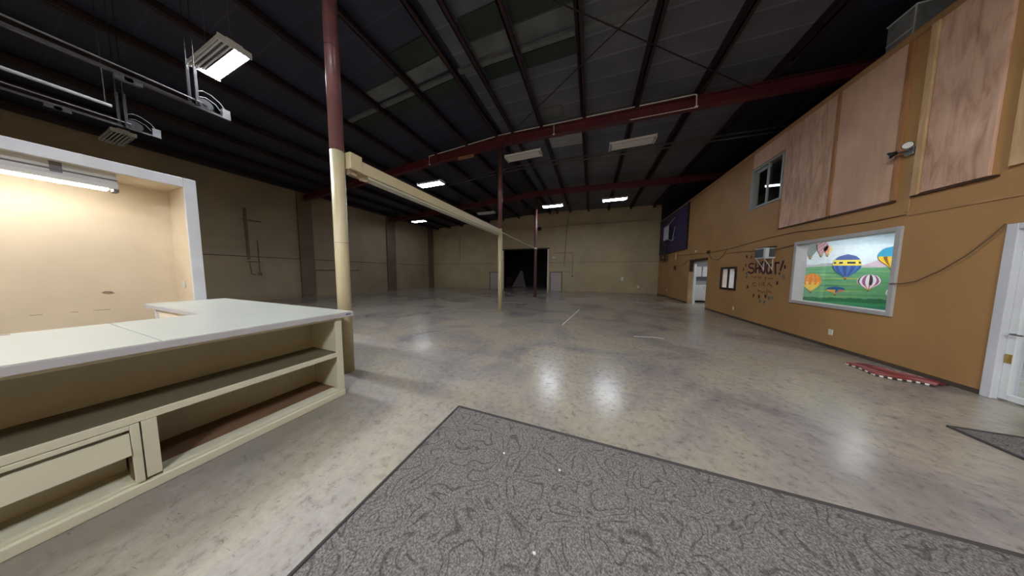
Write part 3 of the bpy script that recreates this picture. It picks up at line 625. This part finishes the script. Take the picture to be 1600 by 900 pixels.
def balloon(cx, cz, wid, hgt, colf, rows=12, gores=10, basket=(.75, .6, .3), label=None):
    mb = MB()
    def half(v):       # v 0 bottom .. 1 top
        if v < .5: return .16+.84*math.sin(v/.5*math.pi/2)**1.05
        return math.sqrt(max(0, 1-((v-.5)/.5)**2))
    for r in range(rows):
        v0, v1 = r/rows, (r+1)/rows
        for g_ in range(gores):
            a0, a1 = math.sin(math.pi*(g_/gores-.5)), math.sin(math.pi*((g_+1)/gores-.5))
            z0, z1 = cz-hgt/2+hgt*v0, cz-hgt/2+hgt*v1
            P = [(cx+a0*half(v0)*wid/2, z0), (cx+a1*half(v0)*wid/2, z0), (cx+a1*half(v1)*wid/2, z1), (cx+a0*half(v1)*wid/2, z1)]
            flat(mb, P, 9, colf(r, g_))
    b = cz-hgt/2; flat(mb, [(cx-.022, b-.035), (cx+.022, b-.035), (cx+.03, b), (cx-.03, b)], 9, basket); flat(mb, [(cx-.012, b-.065), (cx+.012, b-.065), (cx+.012, b-.04), (cx-.012, b-.04)], 9, (.4, .3, .15))
    o = mb.build('painted_balloon', M['mural'], t); o['label'] = label
BL, BD, YE, WH, BK = (.28, .45, .72), (.22, .33, .58), (.95, .86, .35), (.95, .95, .95), (.2, .2, .2)
def c_blue(r, g): return YE if 6 <= r <= 8 and not (r == 7 and g in (1, 3, 5, 6, 8)) else ((.16, .18, .25) if 6 <= r <= 8 else (BL if g % 2 else BD) if r < 6 else (.30, .38, .62))
balloon(5.60, 1.72, .46, .53, c_blue, label='large blue balloon with a yellow band')
balloon(5.05, 1.33, .33, .42, lambda r, g: (.93, .78, .32) if r < 4 or (r < 6 and g % 2) else ((.93, .60, .24) if g % 2 else (.90, .52, .18)), label='orange and yellow balloon')
balloon(5.97, 1.355, .37, .33, lambda r, g: (WH if g % 2 == 0 else ((.3, .2, .28) if g % 4 == 1 else (.66, .36, .56))) if r > 2 else ((.85, .5, .6) if g % 2 else WH), label='white balloon with dark stripes')
balloon(6.26, 1.92, .42, .44, lambda r, g: ((.93, .76, .25) if g % 3 else (.55, .38, .15)) if r < 5+g*.12 else (.24, .62, .76), label='teal and yellow balloon')
balloon(5.46, 1.15, .31, .15, lambda r, g: (.14, .36, .56) if r > 5 or g % 5 == 0 else ((.94, .66, .3) if g < 6 else (.8, .5, .4)), label='small dark blue balloon low over the bushes')
balloon(4.99, 2.14, .2, .40, lambda r, g: (.50, .55, .56) if (r+g) % 2 else (.6, .64, .64), label='grey patchwork balloon')
balloon(5.17, 2.16, .2, .34, lambda r, g: [(.78, .5, .56), (.66, .52, .6), (.9, .75, .75)][(r*2+g) % 3], label='pink patchwork balloon')
balloon(5.27, 2.10, .15, .2, lambda r, g: (.93, .6, .5) if g < 6 else (.95, .86, .6), label='small coral balloon')
balloon(6.33, 1.10, .2, .24, lambda r, g: (.93, .95, .95) if g % 2 else (.8, .86, .88), label='pale balloon at the right edge')

# near door
t = thing('door_1', (XR, 3.85, 0), 'white framed glass door at the right edge', 'door', None, 'structure')
mb = MB(); mb.box(XR-.02, XR+.17, 4.40, 4.48, 0, 2.115); mb.box(XR-.02, XR+.17, 3.22, 3.3, 0, 2.115); mb.box(XR-.02, XR+.17, 3.3, 4.40, 2.045, 2.115)
mb.build('door_frame', M['white_trim'], t, bevel=.006)
mb = MB(); mb.box(XR+.03, XR+.075, 4.34, 4.398, .02, 2.04); mb.box(XR+.03, XR+.075, 3.305, 3.43, .02, 2.04); mb.box(XR+.03, XR+.075, 3.43, 4.34, 1.93, 2.04); mb.box(XR+.03, XR+.075, 3.43, 4.34, .02, .09)
lf = mb.build('door_leaf', M['white'], t, bevel=.004)
box(XR+.05, XR+.056, 3.43, 4.34, .09, 1.93).build('pane', M['glass'], lf)
mb = MB().box(XR+.022, XR+.032, 4.345, 4.39, .46, .57); mb.build('lock_plate', M['brass'], lf, bevel=.003)['label'] = 'brass lock plate'
mb = MB().tube([(XR+.03, 4.352, .815), (XR-.005, 4.352, .815), (XR-.01, 4.34, .815), (XR-.01, 4.27, .812)], .009, 8); mb.build('lever', M['darksteel'], lf)

# black framed window
t = thing('window_2', (XR, 9.92, .95), 'small black framed sliding window with white curtains', 'window', None, 'structure')
mb = window_frame('f', 9.46, 10.39, .945, 1.765, .07, M['black'], (-.03, .015)); mb.box(XR-.02, XR+.015, 9.885, 9.955, 1.015, 1.695); mb.build('window_frame', M['black'], t, bevel=.004)
box(XR, XR+.004, 9.53, 9.885, 1.015, 1.695).build('pane', M['glass'], t); box(XR+.004, XR+.008, 9.955, 10.32, 1.015, 1.695).build('pane', M['glass'], t)
def curtain(y0, y1, label):
    mb = MB(); n = 40; x = XR+.045
    P = [(x+.014*math.sin(k*1.35), y0+(y1-y0)*k/n) for k in range(n+1)]
    for (a, b), (c, d_) in zip(P, P[1:]): mb.prism([(a, b), (c, d_), (c+.004, d_), (a+.004, b)], 'z', .985, 1.715)
    mb.tube([(x, y0, 1.712), (x, y1, 1.712)], .008, 8)
    tag(mb.build('curtain', M['curtain']), label, 'curtain', 'curtains in the black framed window')
curtain(9.51, 9.915, 'white curtain behind the nearer pane of the black window'); curtain(9.925, 10.34, 'white curtain behind the farther pane of the black window')

# upper window
t = thing('window_3', (XR, 8.47, 3.53), 'grey framed dark sliding window high on the golden wall', 'window', None, 'structure')
mb = window_frame('f', 7.88, 9.06, 3.51, 4.72, .05, M['white_trim'], (-.02, .05)); mb.box(XR-.01, XR+.03, 8.4, 8.44, 3.56, 4.67); mb.build('window_frame', M['greyframe'], t, bevel=.004)
mb = MB(); mb.box(XR+.05, XR+.08, 8.44, 9.01, 3.56, 3.6); mb.box(XR+.05, XR+.08, 8.44, 9.01, 4.58, 4.67); mb.box(XR+.05, XR+.08, 8.93, 9.01, 3.6, 4.58); mb.build('sash', M['greyframe'], t)
box(XR+.03, XR+.036, 7.93, 8.4, 3.56, 4.67).build('pane', M['glass'], t); box(XR+.062, XR+.068, 8.44, 8.93, 3.6, 4.58).build('pane', M['glass'], t)
mb = MB().box(XR-.02, XR, 7.84, 9.02, 4.75, 5.19); tag(mb.build('filler_board', M['ply2']), 'plywood filler board above the upper window', 'board')

# doorway to the kitchen
t = thing('door_2', (XR, 12.35, 0), 'far doorway in the golden wall with dark reveal and white inner frame', 'door', None, 'structure')
box(XR+.0, XR+.15, 11.45, 13.25, 2.12, 2.22).build('header', M['darkbrown'], t)['label'] = 'dark brown header'
box(XR+.005, XR+.15, 13.19, 13.25, 1.35, 2.12).build('jamb', M['darkbrown'], t)
box(XR-.012, XR+.15, 13.18, 13.28, 0, 1.62).build('jamb_board', M['pine'], t)['label'] = 'pale yellow board on the lower jamb'
mb = MB(); mb.box(XR+.16, XR+.25, 13.1, 13.2, 0, 2.12); mb.box(XR+.16, XR+.25, 11.45, 13.1, 2.03, 2.12); mb.build('inner_frame', M['white'], t)
def kitchen_cabinet(x0, x1, z0, z1, name, label, y0=14.1, handles=True):
    t = thing(name, ((x0+x1)/2, 14.3, z0), label, 'cabinet', 'kitchen cabinets')
    box(x0, x1, y0+.02, 14.5, z0, z1).build('body', M['cabinet_w'], t)
    n = 2
    for k in range(n):
        a = x0+(x1-x0)*k/n; b = x0+(x1-x0)*(k+1)/n
        d_ = box(a+.006, b-.006, y0, y0+.02, z0+.01, z1-.01).build('door', M['cabinet_w'], t, bevel=.004)
        hx = b-.05 if k == 0 else a+.05; hz = z0+.08 if z0 > 1 else z1-.18
        box(hx-.006, hx+.006, y0-.02, y0, hz, hz+.1).build('handle', M['darksteel'], d_)
kitchen_cabinet(4.95, 5.52, 1.36, 1.9, 'wall_cabinet', 'white wall cabinet at the left inside the far doorway', 14.15)
kitchen_cabinet(5.55, 6.4, 1.36, 1.9, 'wall_cabinet', 'white wall cabinet at the right inside the far doorway', 14.15)
kitchen_cabinet(4.95, 6.3, .1, .93, 'base_cabinet', 'white base cabinet seen through the far doorway', 13.95)

# air conditioner
t = thing('air_conditioner', (XR, 8.25, 1.95), 'white window air conditioner with grey grilles above the painted word', 'air conditioner')
mb = MB().box(4.46, XR+.12, 7.93, 8.32, 1.95, 2.24); mb.build('case', M['acwhite'], t, bevel=.01)
mb = MB()
for k in range(9): z = 1.985+.026*k; mb.prism([(4.447, z), (4.46, z+.004), (4.46, z+.016), (4.447, z+.012)], 'y', 8.0, 8.3)
mb.box(4.452, 4.461, 8.0, 8.3, 1.98, 2.215); mb.build('front_grille', M['acgrille'], t)
mb = MB()
for k in range(7): x = 4.545+.014*k; mb.box(x, x+.008, 7.915, 7.931, 1.99, 2.2)
mb.box(4.54, 4.645, 7.922, 7.931, 1.985, 2.21); mb.build('side_grille', M['acgrille'], t)
box(4.45, 4.66, 7.9, 7.94, 1.945, 1.975).build('drip_rail', M['acwhite'], t)
box(4.5, 4.66, 7.86, 8.34, 2.25, 2.262).build('hood', M['black'], t)
for yy in (7.97, 8.27):
    mb = MB().tube([(4.47, yy, 1.945), (4.64, yy, 1.66)], .006, 6); mb.box(4.64, XR, yy-.007, yy+.007, 1.62, 1.95); mb.tube([(4.47, yy, 1.945), (4.64, yy, 1.945)], .01, 6); mb.build('bracket', M['acwhite'], t)

# painted writing
def ribbon(mb, pts, wd, th=.003):
    P = [Vector(p) for p in pts]
    if len(P) > 2:
        Q = []
        for i in range(len(P)-1):
            p0, p1, p2, p3 = P[max(i-1, 0)], P[i], P[i+1], P[min(i+2, len(P)-1)]
            for k in range(4):
                u = k/4; Q.append(.5*((2*p1)+(p2-p0)*u+(2*p0-5*p1+4*p2-p3)*u*u+(3*p1-p0-3*p2+p3)*u**3))
        P = Q+[P[-1]]
    L, Rr = [], []
    for i, p in enumerate(P):
        d_ = (P[min(i+1, len(P)-1)]-P[max(i-1, 0)]).normalized(); n = Vector((-d_.y, d_.x))*wd/2
        L.append(p+n); Rr.append(p-n)
    for i in range(len(P)-1):
        mb.prism([tuple(L[i]), tuple(L[i+1]), tuple(Rr[i+1]), tuple(Rr[i])], 'x', XR-th, XR)
SHOUT = dict(S=[[(8.685, 1.82), (8.815, 1.842), (8.891, 1.779), (8.835, 1.711), (8.703, 1.683), (8.649, 1.609), (8.71, 1.552), (8.816, 1.552), (8.916, 1.586)]],
 H=[[(8.61, 1.849), (8.569, 1.543)], [(8.448, 1.85), (8.418, 1.543)], [(8.589, 1.672), (8.43, 1.7)]],
 O=[[(8.373, 1.838), (8.386, 1.7), (8.346, 1.605), (8.287, 1.543), (8.23, 1.573), (8.22, 1.7), (8.239, 1.817), (8.3, 1.86), (8.373, 1.838)]],
 U=[[(8.138, 1.797), (8.152, 1.663), (8.13, 1.557), (8.06, 1.535), (8.006, 1.63), (8.015, 1.792)], [(8.019, 1.792), (7.983, 1.513)]],
 T=[[(7.873, 1.815), (7.837, 1.506)], [(7.899, 1.816), (7.743, 1.816)]], bang=[[(7.616, 1.865), (7.694, 1.604)], [(7.724, 1.549), (7.7, 1.513)]])
SCRIPT = [[(8.764, 1.42), (8.708, 1.437), (8.648, 1.413)], [(8.612, 1.398), (8.572, 1.439), (8.524, 1.4)], [(8.466, 1.464), (8.446, 1.385)], [(8.403, 1.386), (8.398, 1.433), (8.355, 1.418), (8.36, 1.371)], [(8.223, 1.428), (8.124, 1.422)], [(8.173, 1.421), (8.17, 1.315)], [(8.085, 1.415), (8.042, 1.379), (8.019, 1.424)], [(7.984, 1.366), (7.953, 1.41), (7.92, 1.367)], [(8.651, 1.25), (8.539, 1.255)], [(8.629, 1.251), (8.662, 1.151), (8.517, 1.159)], [(8.401, 1.276), (8.367, 1.167)], [(8.309, 1.295), (8.295, 1.171)], [(8.246, 1.282), (8.224, 1.175)], [(8.196, 1.284), (8.221, 1.237), (8.154, 1.179)], [(8.077, 1.183), (8.03, 1.275), (7.983, 1.188)], [(7.949, 1.22), (7.922, 1.148)], [(8.46, 1.051), (8.298, 1.023)], [(8.394, 1.039), (8.375, 0.962)], [(8.276, 1.017), (8.261, 0.972), (8.214, 1.007)], [(8.176, 1.025), (8.149, 0.966)], [(8.084, 1.077), (8.057, 0.884)], [(8.018, 1.007), (8.005, 1.053), (7.961, 0.997)], [(7.938, 1.044), (7.904, 0.987)]]
t = thing('painted_slogan', (XR, 8.25, 1.3), 'hand painted wall slogan starting SHOUT! in plum capitals', 'wall lettering')
mb = MB()
for ch in SHOUT.values():
    for st in ch: ribbon(mb, st, .052)
mb.build('capital_lettering', M['plum'], t)['label'] = 'plum capitals'
mb = MB()
for st in SCRIPT: ribbon(mb, st, .02)
mb.build('small_lettering', M['textbrown'], t)['label'] = 'smaller brown handwriting'
HANDS = [((9.022, 2.055), 'm'), ((8.825, 2.025), 'b'), ((9.038, 1.776), 'r'), ((8.968, 1.408), 't'), ((8.881, 1.097), 'm'), ((7.563, 1.685), 'm'), ((7.575, 1.431), 't'), ((7.757, 1.265), 'm'), ((8.591, .845), 'm'), ((8.36, .837), 'm'), ((8.118, .87), 'm'), ((7.988, .831), 't'), ((7.871, .859), 't'), ((8.304, .717), 't'), ((8.149, .706), 't'), ((8.97, 1.527), 't'), ((9.137, 1.649), 'r')]
HM = dict(m=M['plum'], b=M['textbrown'], r=M['redp'], t=M['teal']); HC = dict(m='plum', b='brown', r='red', t='teal')
where = ['at the upper left, beside the air conditioner', 'right under the left end of the cable, nearest the air conditioner', 'level with the big letters on their left', 'level with the first small line on its left', 'level with the second small line on its left', 'just right of the exclamation mark', 'under the exclamation mark', 'right of the second small line', 'first of the lower row from the left', 'second of the lower row from the left', 'third of the lower row from the left', 'fourth of the lower row, from the left', 'last of the lower row on the right', 'left one of the lowest pair', 'right one of the lowest pair', 'just below the red print at left', 'farthest left of all the prints']
for i, ((y, z), c) in enumerate(HANDS):
    mb = MB(); rnd = random.Random(i); a0 = rnd.uniform(-.5, .5); s = .62
    def hp(u, v): return (y-(u*math.cos(a0)-v*math.sin(a0))*s, z+(u*math.sin(a0)+v*math.cos(a0))*s)
    mb.prism([hp(.045*math.cos(k*math.pi/5), .05*math.sin(k*math.pi/5)-.02) for k in range(10)], 'x', XR-.003, XR)
    for k, (u, ln) in enumerate(((-.036, .07), (-.013, .088), (.011, .084), (.034, .066))):
        q = u*1.35; mb.prism([hp(u-.009, .02), hp(u+.009, .02), hp(q+.008, .02+ln), hp(q-.008, .02+ln)], 'x', XR-.003, XR)
    mb.prism([hp(.03, -.03), hp(.04, -.01), hp(.09, .025), hp(.08, .005)], 'x', XR-.003, XR)
    tag(mb.build('handprint', HM[c]), '%s painted handprint %s' % (HC[c], where[i]), 'handprint', 'handprints around the slogan')

# plywood boarding
def board(y0, y1, z0, z1, mat, label, th=.02): return tag(MB().box(XR-th, XR, y0, y1, z0, z1).build('plywood_panel', mat, bevel=.003), label, 'panel', 'plywood panels high on the golden wall')
board(6.63, 7.84, 2.73, 5.19, M['ply'], 'plywood panel next to the upper window'); board(5.6, 6.56, 2.73, 5.19, M['ply2'], 'smooth plywood panel left of the flood lamp')
board(4.66, 5.25, 2.75, 5.19, M['ply'], 'stained knotty plywood panel right of the flood lamp', .03); board(3.2, 4.4, 2.8, 5.19, M['ply2'], 'plywood panel above the near door')
def batten(y0, y1, z0, z1, mat, label, th=.035): return tag(MB().box(XR-th, XR, y0, y1, z0, z1).build('batten', mat, bevel=.003), label, 'batten', 'battens on the plywood boarding')
batten(7.845, 7.9, 2.7, 3.5, M['cedar'], 'orange brown batten at the outer edge under the upper window')
batten(6.565, 6.625, 2.73, 5.19, M['cedar'], 'orange brown batten between the first two plywood panels')
batten(5.535, 5.595, 2.73, 5.19, M['cedar'], 'orange brown batten just left of the flood lamp')
batten(5.26, 5.335, 2.73, 5.19, M['pine'], 'pale pine batten just right of the flood lamp', .05)
batten(4.42, 4.52, 2.8, 5.19, M['pine'], 'pale pine batten left of the panel above the near door', .04)
mb = MB(); mb.box(XR-.03, XR, 5.54, 7.86, 2.695, 2.722); mb.box(XR-.034, XR, 4.6, 5.34, 2.715, 2.74)
struct('trim_7', mb, M['darkbrown'], 'strip under the plywood panels, coloured dark for the shadow line', 'trim')  # dark colour stands for the groove shadow under the panels
tag(box(XR-.015, XR, 5.37, 5.42, 2.5, 3.36).build('conduit_cover', M['gold_trim']), 'narrow painted conduit strip under the flood lamp', 'conduit')
# flood lamp
t = thing('flood_lamp', (4.55, 5.42, 3.45), 'small twin flood lamp between the plywood panels', 'flood lamp')
box(4.6, 4.65, 5.36, 5.46, 3.38, 3.5).build('back_box', M['steel'], t, bevel=.005)
for k, (dy, dz) in enumerate(((.08, .02), (-.07, .07))):
    MB().tube([(4.6, 5.41+dy*.4, 3.45), (4.54, 5.41+dy, 3.45+dz)], .014, 8).build('arm', M['darksteel'], t)
    mb = MB(); n = 14
    prof = [(.0, .025), (.02, .03), (.06, .05), (.08, .052)]; c = Vector((4.55, 5.41+dy, 3.45+dz)); dr = Vector((-.75, .5 if k == 0 else -.5, -.35)).normalized(); a = dr.orthogonal().normalized(); b_ = dr.cross(a)
    i0 = len(mb.v)
    for (l, r) in prof:
        for j in range(n): th = 2*math.pi*j/n; mb.v.append(tuple(c+dr*l+(a*math.cos(th)+b_*math.sin(th))*r))
    for q in range(len(prof)-1):
        for j in range(n): mb.f.append((i0+q*n+j, i0+q*n+(j+1) % n, i0+(q+1)*n+(j+1) % n, i0+(q+1)*n+j)); mb.c.append(None)
    mb.f.append(tuple(i0+j for j in range(n))); mb.c.append(None); mb.build('shade', M['black'], t, smooth=True)
    MB().tube([c+dr*.07, c+dr*.082], .045, 14).build('lens', M['plastic'], t)
# metal duct box above the wall
t = thing('metal_duct', (5.0, 5.98, 5.3), 'galvanised metal duct box standing on top of the golden wall', 'duct')
box(4.82, 5.4, 5.8, 6.16, 5.3, 5.9).build('duct_body', M['steel'], t, bevel=.008)
mb = MB().box(4.812, 4.82, 5.8, 6.16, 5.55, 5.57); mb.box(4.812, 4.82, 5.795, 5.81, 5.3, 5.9); mb.box(4.81, 5.41, 5.79, 6.17, 5.885, 5.905); mb.build('flange', M['lampbody'], t)

# cables on the wall
def cable(pts, r, label, x=XR-.012, mat=None, cat='cable'):
    return tag(MB().tube([(x, y, z) for y, z in pts], r, 6).build('wall_cable', mat or M['wire']), label, cat)
cable([(18.4, 2.73), (16, 2.65), (14.6, 2.56), (12.77, 2.47), (11.39, 2.4), (10.58, 2.41), (9.62, 2.44), (8.85, 2.49), (8.1, 2.53), (7.32, 2.54), (6.5, 2.48), (5.86, 2.45), (5.39, 2.46)], .008, 'thin brown cable running along the golden wall above its windows')
cable([(11.39, 2.4), (11.15, 2.14), (10.67, 2.06), (10.34, 2.2), (10.12, 2.4)], .009, 'short swag of cable beside the far doorway')
cable([(10.1, 2.27), (9.2, 2.24), (8.34, 2.2)], .01, 'straight cable run into the air conditioner')
cable([(7.9, 2.17), (7.6, 2.2), (7.25, 2.24)], .01, 'short cable from the air conditioner to the mural window')
cable([(5.44, 1.36), (5.3, 1.37), (5.15, 1.41), (4.92, 1.57), (4.71, 1.77), (4.56, 1.97), (4.47, 2.12)], .0075, 'drooping brown rope from the mural window up to the near door', XR-.04, cat='rope')
cable([(14.6, 1.95), (14.0, 1.98), (13.45, 2.2)], .008, 'short loose wire left of the far doorway')
def small_box(name, y0, y1, z0, z1, mat, label, cat, th=.03): return tag(MB().box(XR-th, XR, y0, y1, z0, z1).build(name, mat, bevel=.003), label, cat)
small_box('wall_outlet', 6.26, 6.34, .27, .385, M['plastic'], 'white wall socket under the mural window', 'outlet', .012)
small_box('wall_outlet', 9.45, 9.53, .27, .39, M['plastic'], 'white wall socket below the black framed window', 'outlet', .012)
small_box('wall_outlet', 16.4, 16.5, .4, .52, M['plastic'], 'white wall socket far along, left of the far doorway', 'outlet', .012)
small_box('wall_bell', 15.05, 15.25, 1.75, 1.98, M['darkbrown'], 'dark alarm bell box left of the far doorway', 'bell', .06)
small_box('wall_sensor', 12.42, 12.56, 2.52, 2.62, M['plastic'], 'small white sensor above the far doorway', 'sensor', .06)
small_box('junction_box', 11.32, 11.46, 2.38, 2.5, M['darkbrown'], 'dark junction box at the corner of the far doorway', 'box', .05)
# purple board
t = thing('purple_board', (XR, 15.9, 2.85), 'big dark purple board high on the golden wall near the far corner', 'board')
box(XR-.07, XR, 13.65, 18.3, 2.86, 5.19).build('face', M['purple'], t); box(XR-.085, XR, 13.6, 13.66, 2.84, 5.19).build('edge_strip', M['black'], t); box(XR-.085, XR, 13.6, 18.3, 2.82, 2.86).build('bottom_strip', M['black'], t)
t = thing('steel_bracket', (4.5, 16.3, 3.6), 'white framed bracket mounted on the purple board', 'bracket')
box(4.35, 4.4, 15.8, 16.6, 3.65, 4.5).build('plate', M['lampbody'], t, bevel=.01)
mb = MB().tube([(4.37, 15.9, 4.5), (4.5, 15.5, 4.75), (4.54, 15.3, 4.85)], .02, 6); mb.tube([(4.37, 15.9, 3.67), (4.5, 15.5, 3.5), (4.538, 15.2, 3.62)], .025, 6); mb.tube([(4.5, 15.45, 3.5), (4.55, 15.3, 4.3)], .015, 6); mb.build('arm', M['steel'], t)
t = thing('hanging_strap', (4.5, 17, 2.5), 'black strap loop hanging below the purple board', 'strap')
mb = MB()
for yy in (16.55, 17.45): mb.prism([(yy-.08, 2.5), (yy+.08, 2.5), (yy+.06, 3.65), (yy-.06, 3.65)], 'x', 4.45, 4.5)
mb.box(4.5, 4.566, 16.9, 17.1, 3.3, 3.5); mb.build('strap', M['black'], t)
box(4.44, 4.55, 16.45, 17.55, 2.4, 2.52).build('bar', M['darkbrown'], t)
tag(MB().box(XR-.02, XR, 15.1, 15.22, 2.35, 2.75).build('wall_tube', M['pine']), 'short pale tube on the golden wall under the purple board', 'tube')

# ------------------------------------------------------------------ far wall fittings
def farbox(name, x0, x1, z0, z1, mat, label, cat, th=.03, group=None): return tag(MB().box(x0, x1, YF-th, YF, z0, z1).build(name, mat, bevel=.003), label, cat, group)
def leaf_panel(x0, x1, z1, label):
    t = thing('white_panel', ((x0+x1)/2, YF-.05, 0), label, 'panel', 'white panels by the dark opening')
    box(x0, x1, YF-.06, YF-.02, 0, z1).build('panel_board', M['board'], t)
    mb = MB(); e = .04
    mb.box(x0-.02, x0+e, YF-.075, YF, 0, z1); mb.box(x1-e*.6, x1+.03, YF-.075, YF, 0, z1); mb.box(x0, x1, YF-.075, YF, z1-e, z1+.02); mb.build('rim', M['darkbrown'], t)
leaf_panel(-3.35, -2.36, 1.62, 'waist high whitish panel right of the dark opening')
leaf_panel(-9.2, -8.05, 1.6, 'waist high whitish panel left of the dark opening, behind the second column')
mb = MB(); mb.box(-7.9, -7.75, YF-.04, YF+.2, 0, 3.7); mb.box(-3.62, -3.52, YF-.04, YF+.2, 0, 3.7)
struct('trim_8', mb, M['booth_side'], 'pale posts at both sides of the dark far opening', 'trim')
struct('trim_9', box(-7.9, -3.45, YF-.05, YF+.1, 3.62, 3.72), M['black'], 'black lintel over the dark far opening', 'trim')
t = thing('emergency_light', (-3.05, YF-.06, 2.82), 'small white emergency lamp right of the dark opening', 'emergency lamp')
box(-3.18, -2.92, YF-.08, YF, 2.8, 2.9).build('case', M['plastic'], t, bevel=.01); MB().tube([(-3.12, YF-.08, 2.9), (-3.12, YF-.13, 2.92)], .04, 10).build('head', M['plastic'], t); MB().tube([(-2.98, YF-.08, 2.9), (-2.98, YF-.13, 2.92)], .04, 10).build('head', M['plastic'], t)
mb = MB().tube([(-3.0, YF-.02, 3.25), (-1.55, YF-.02, 3.22), (-1.5, YF-.02, 3.2), (-1.5, YF-.02, 1.3)], .016, 6); mb.tube([(-1.98, YF-.02, 6.2), (-2.1, YF-.02, 3.9), (-2.2, YF-.02, 2.15)], .02, 6); mb.tube([(-2.36, YF-.02, 1.65), (-1.5, YF-.02, 1.65)], .014, 6); mb.box(-1.56, -1.44, YF-.05, YF, 1.2, 1.34)
tag(mb.build('wall_conduit', M['pilaster']), 'thin conduit lines on the far wall right of the dark opening', 'conduit')
farbox('wall_speaker', -4.7, -4.2, 5.25, 5.5, M['dark'], 'small dark speaker on the far wall beside the maroon column', 'speaker', .15)
farbox('wall_outlet', 2.2, 2.34, .95, 1.25, M['plastic'], 'white cover plate on the far wall toward the right corner', 'outlet', .02)
farbox('wall_outlet', 3.32, 3.44, .42, .6, M['plastic'], 'low white socket on the far wall near the right corner', 'outlet', .02)
tag(MB().tube([(XL+4.4-1.0, YF-.02, 5.2), (XL+3.4, YF-.02, 2.7)], .02, 6).build('wall_conduit', M['pilaster']), 'vertical conduit on the far wall near the left corner', 'conduit')
# things in the dark room
t = thing('leaning_board', (-7.2, 21.8, 0), 'pale board leaning in the dark beyond the far opening', 'board')
MB().prism([(-8.1, .02), (-6.5, .02), (-6.9, 1.75), (-7.15, 1.75)], 'y', 21.6, 21.64).build('board_face', M['darkboard'], t); MB().tube([(-8.1, 21.58, .03), (-7.1, 21.58, 1.76)], .03, 6).build('board_edge', M['darkbrown'], t)
tag(box(-8.9, -8.2, 21.8, 22.4, 0, 1.1).build('crate', M['col_red_dark'], bevel=.01), 'dark red crate in the dark beyond the far opening', 'crate')

# ------------------------------------------------------------------ left wall conduits
x = XL+.03
mb = MB().tube([(x, 5.3, 4.6), (x, 5.32, 2.1)], .05, 8); mb.tube([(x, 5.2, 4.05), (x, 5.85, 4.05)], .03, 8); mb.tube([(x, 5.34, 2.05), (x, 5.38, 1.38), (x, 5.5, 1.36)], .022, 6); mb.tube([(x, 5.66, 3.1), (x, 5.66, 1.4)], .022, 6); mb.tube([(x, 5.25, 2.0), (x, 5.75, 2.0)], .02, 6); mb.box(XL, XL+.1, 5.6, 5.72, 1.33, 1.45)
tag(mb.build('wall_conduit', M['pilaster']), 'branching brown pipes on the left wall beside the recess', 'conduit')
tag(MB().tube([(x, 8.0, 1.62), (x, 10.6, 1.64)], .03, 6).build('wall_conduit', M['pilaster']), 'horizontal pipe on the left wall behind the cream column', 'conduit')

# ------------------------------------------------------------------ overhead door tracks
def track(x, y1, z, label, TM, BG):
    t = thing('door_track', (x, y1, z), label, 'door track', 'overhead door tracks')
    mb = MB(); y0 = -3.2
    mb.box(x-.02, x+.02, y0, y1, z-.004, z); mb.box(x-.02, x-.017, y0, y1, z, z+.035); mb.box(x+.017, x+.02, y0, y1, z, z+.035); mb.build('channel', TM, t)
    MB().tube([(x+.05, y0, z+.1), (x+.05, y1-.3, z+.09)], .012, 6).build('spring_cable', M['darksteel'], t)
    for dy, s in ((-.42, .0), (-.36, .05)):
        mb = MB(); yy = y1+dy; zt = roof_z(x)-.01
        mb.box(x+s-.018, x+s+.018, yy, yy+.004, z, z+.62); mb.box(x+s-.018, x+s-.014, yy, yy+.036, z, z+.62); h_ = mb.build('hanger', TM, t)
        MB().tube([(x+s, yy+.01, z+.58), (x+s, yy+.01, zt)], .006, 6).build('drop_rod', M['dark'], h_)
    mb = MB().tube([(x-.02, y1-.26, z+.1), (x+.02, y1-.26, z+.1)], .075, 20); mb.tube([(x-.03, y1-.26, z+.1), (x+.03, y1-.26, z+.1)], .02, 10); mb.tube([(x-.006, y1-.26, z+.1), (x+.006, y1-.26, z+.1)], .085, 20)
    mb.build('pulley', TM, t)
    mb = MB().box(x-.03, x+.03, y1-.2, y1, z+.0, z+.012); mb.box(x-.03, x+.03, y1-.09, y1-.0, z+.012, z+.16); mb.build('end_bracket', BG, t)
    mb = MB().tube([(x, y1-.33, z+.02), (x, y1-.34, z+.16), (x, y1-.32, z+.27), (x, y1-.27, z+.31), (x, y1-.19, z+.3), (x, y1-.1, z+.24), (x, y1-.05, z+.16)], .008, 6); mb.tube([(x, y1-.33, z+.18), (x, y1-.25, z+.22), (x, y1-.15, z+.18), (x, y1-.1, z+.1)], .007, 6); mb.build('cable_loop', BG, t)
    mb = MB().box(x-.03, x+.04, y1-1.0, y1-.8, z-.06, z-.005); mb.tube([(x, y1-.9, z-.03), (x+.04, y1-.9, z-.03)], .035, 10); mb.build('roller', TM, t)
track(-6.18, 1.97, 4.2, 'overhead door track with pulley below the half lit fixture', M['trackmetal'], M['bracketgrey'])
track(-8.35, 1.72, 4.2, 'darker overhead door track nearer the white framed recess', M['dark'], M['trackmetal'])
tag(MB().tube([(-7.6, -3.0, 4.25), (-7.6, 1.15, 4.25)], .026, 10).build('spring_tube', M['bracketgrey']), 'pale spring tube hung between the two door tracks', 'tube')
tag(MB().tube([(-7.6, 1.1, 4.275), (-7.6, 1.1, roof_z(-7.6)-.005)], .005, 6).build('tube_hanger', M['dark']), 'thin black rod holding the end of the pale spring tube', 'hanger')

for o in list(SC.objects):
    if '_base' in o: del o['_base']
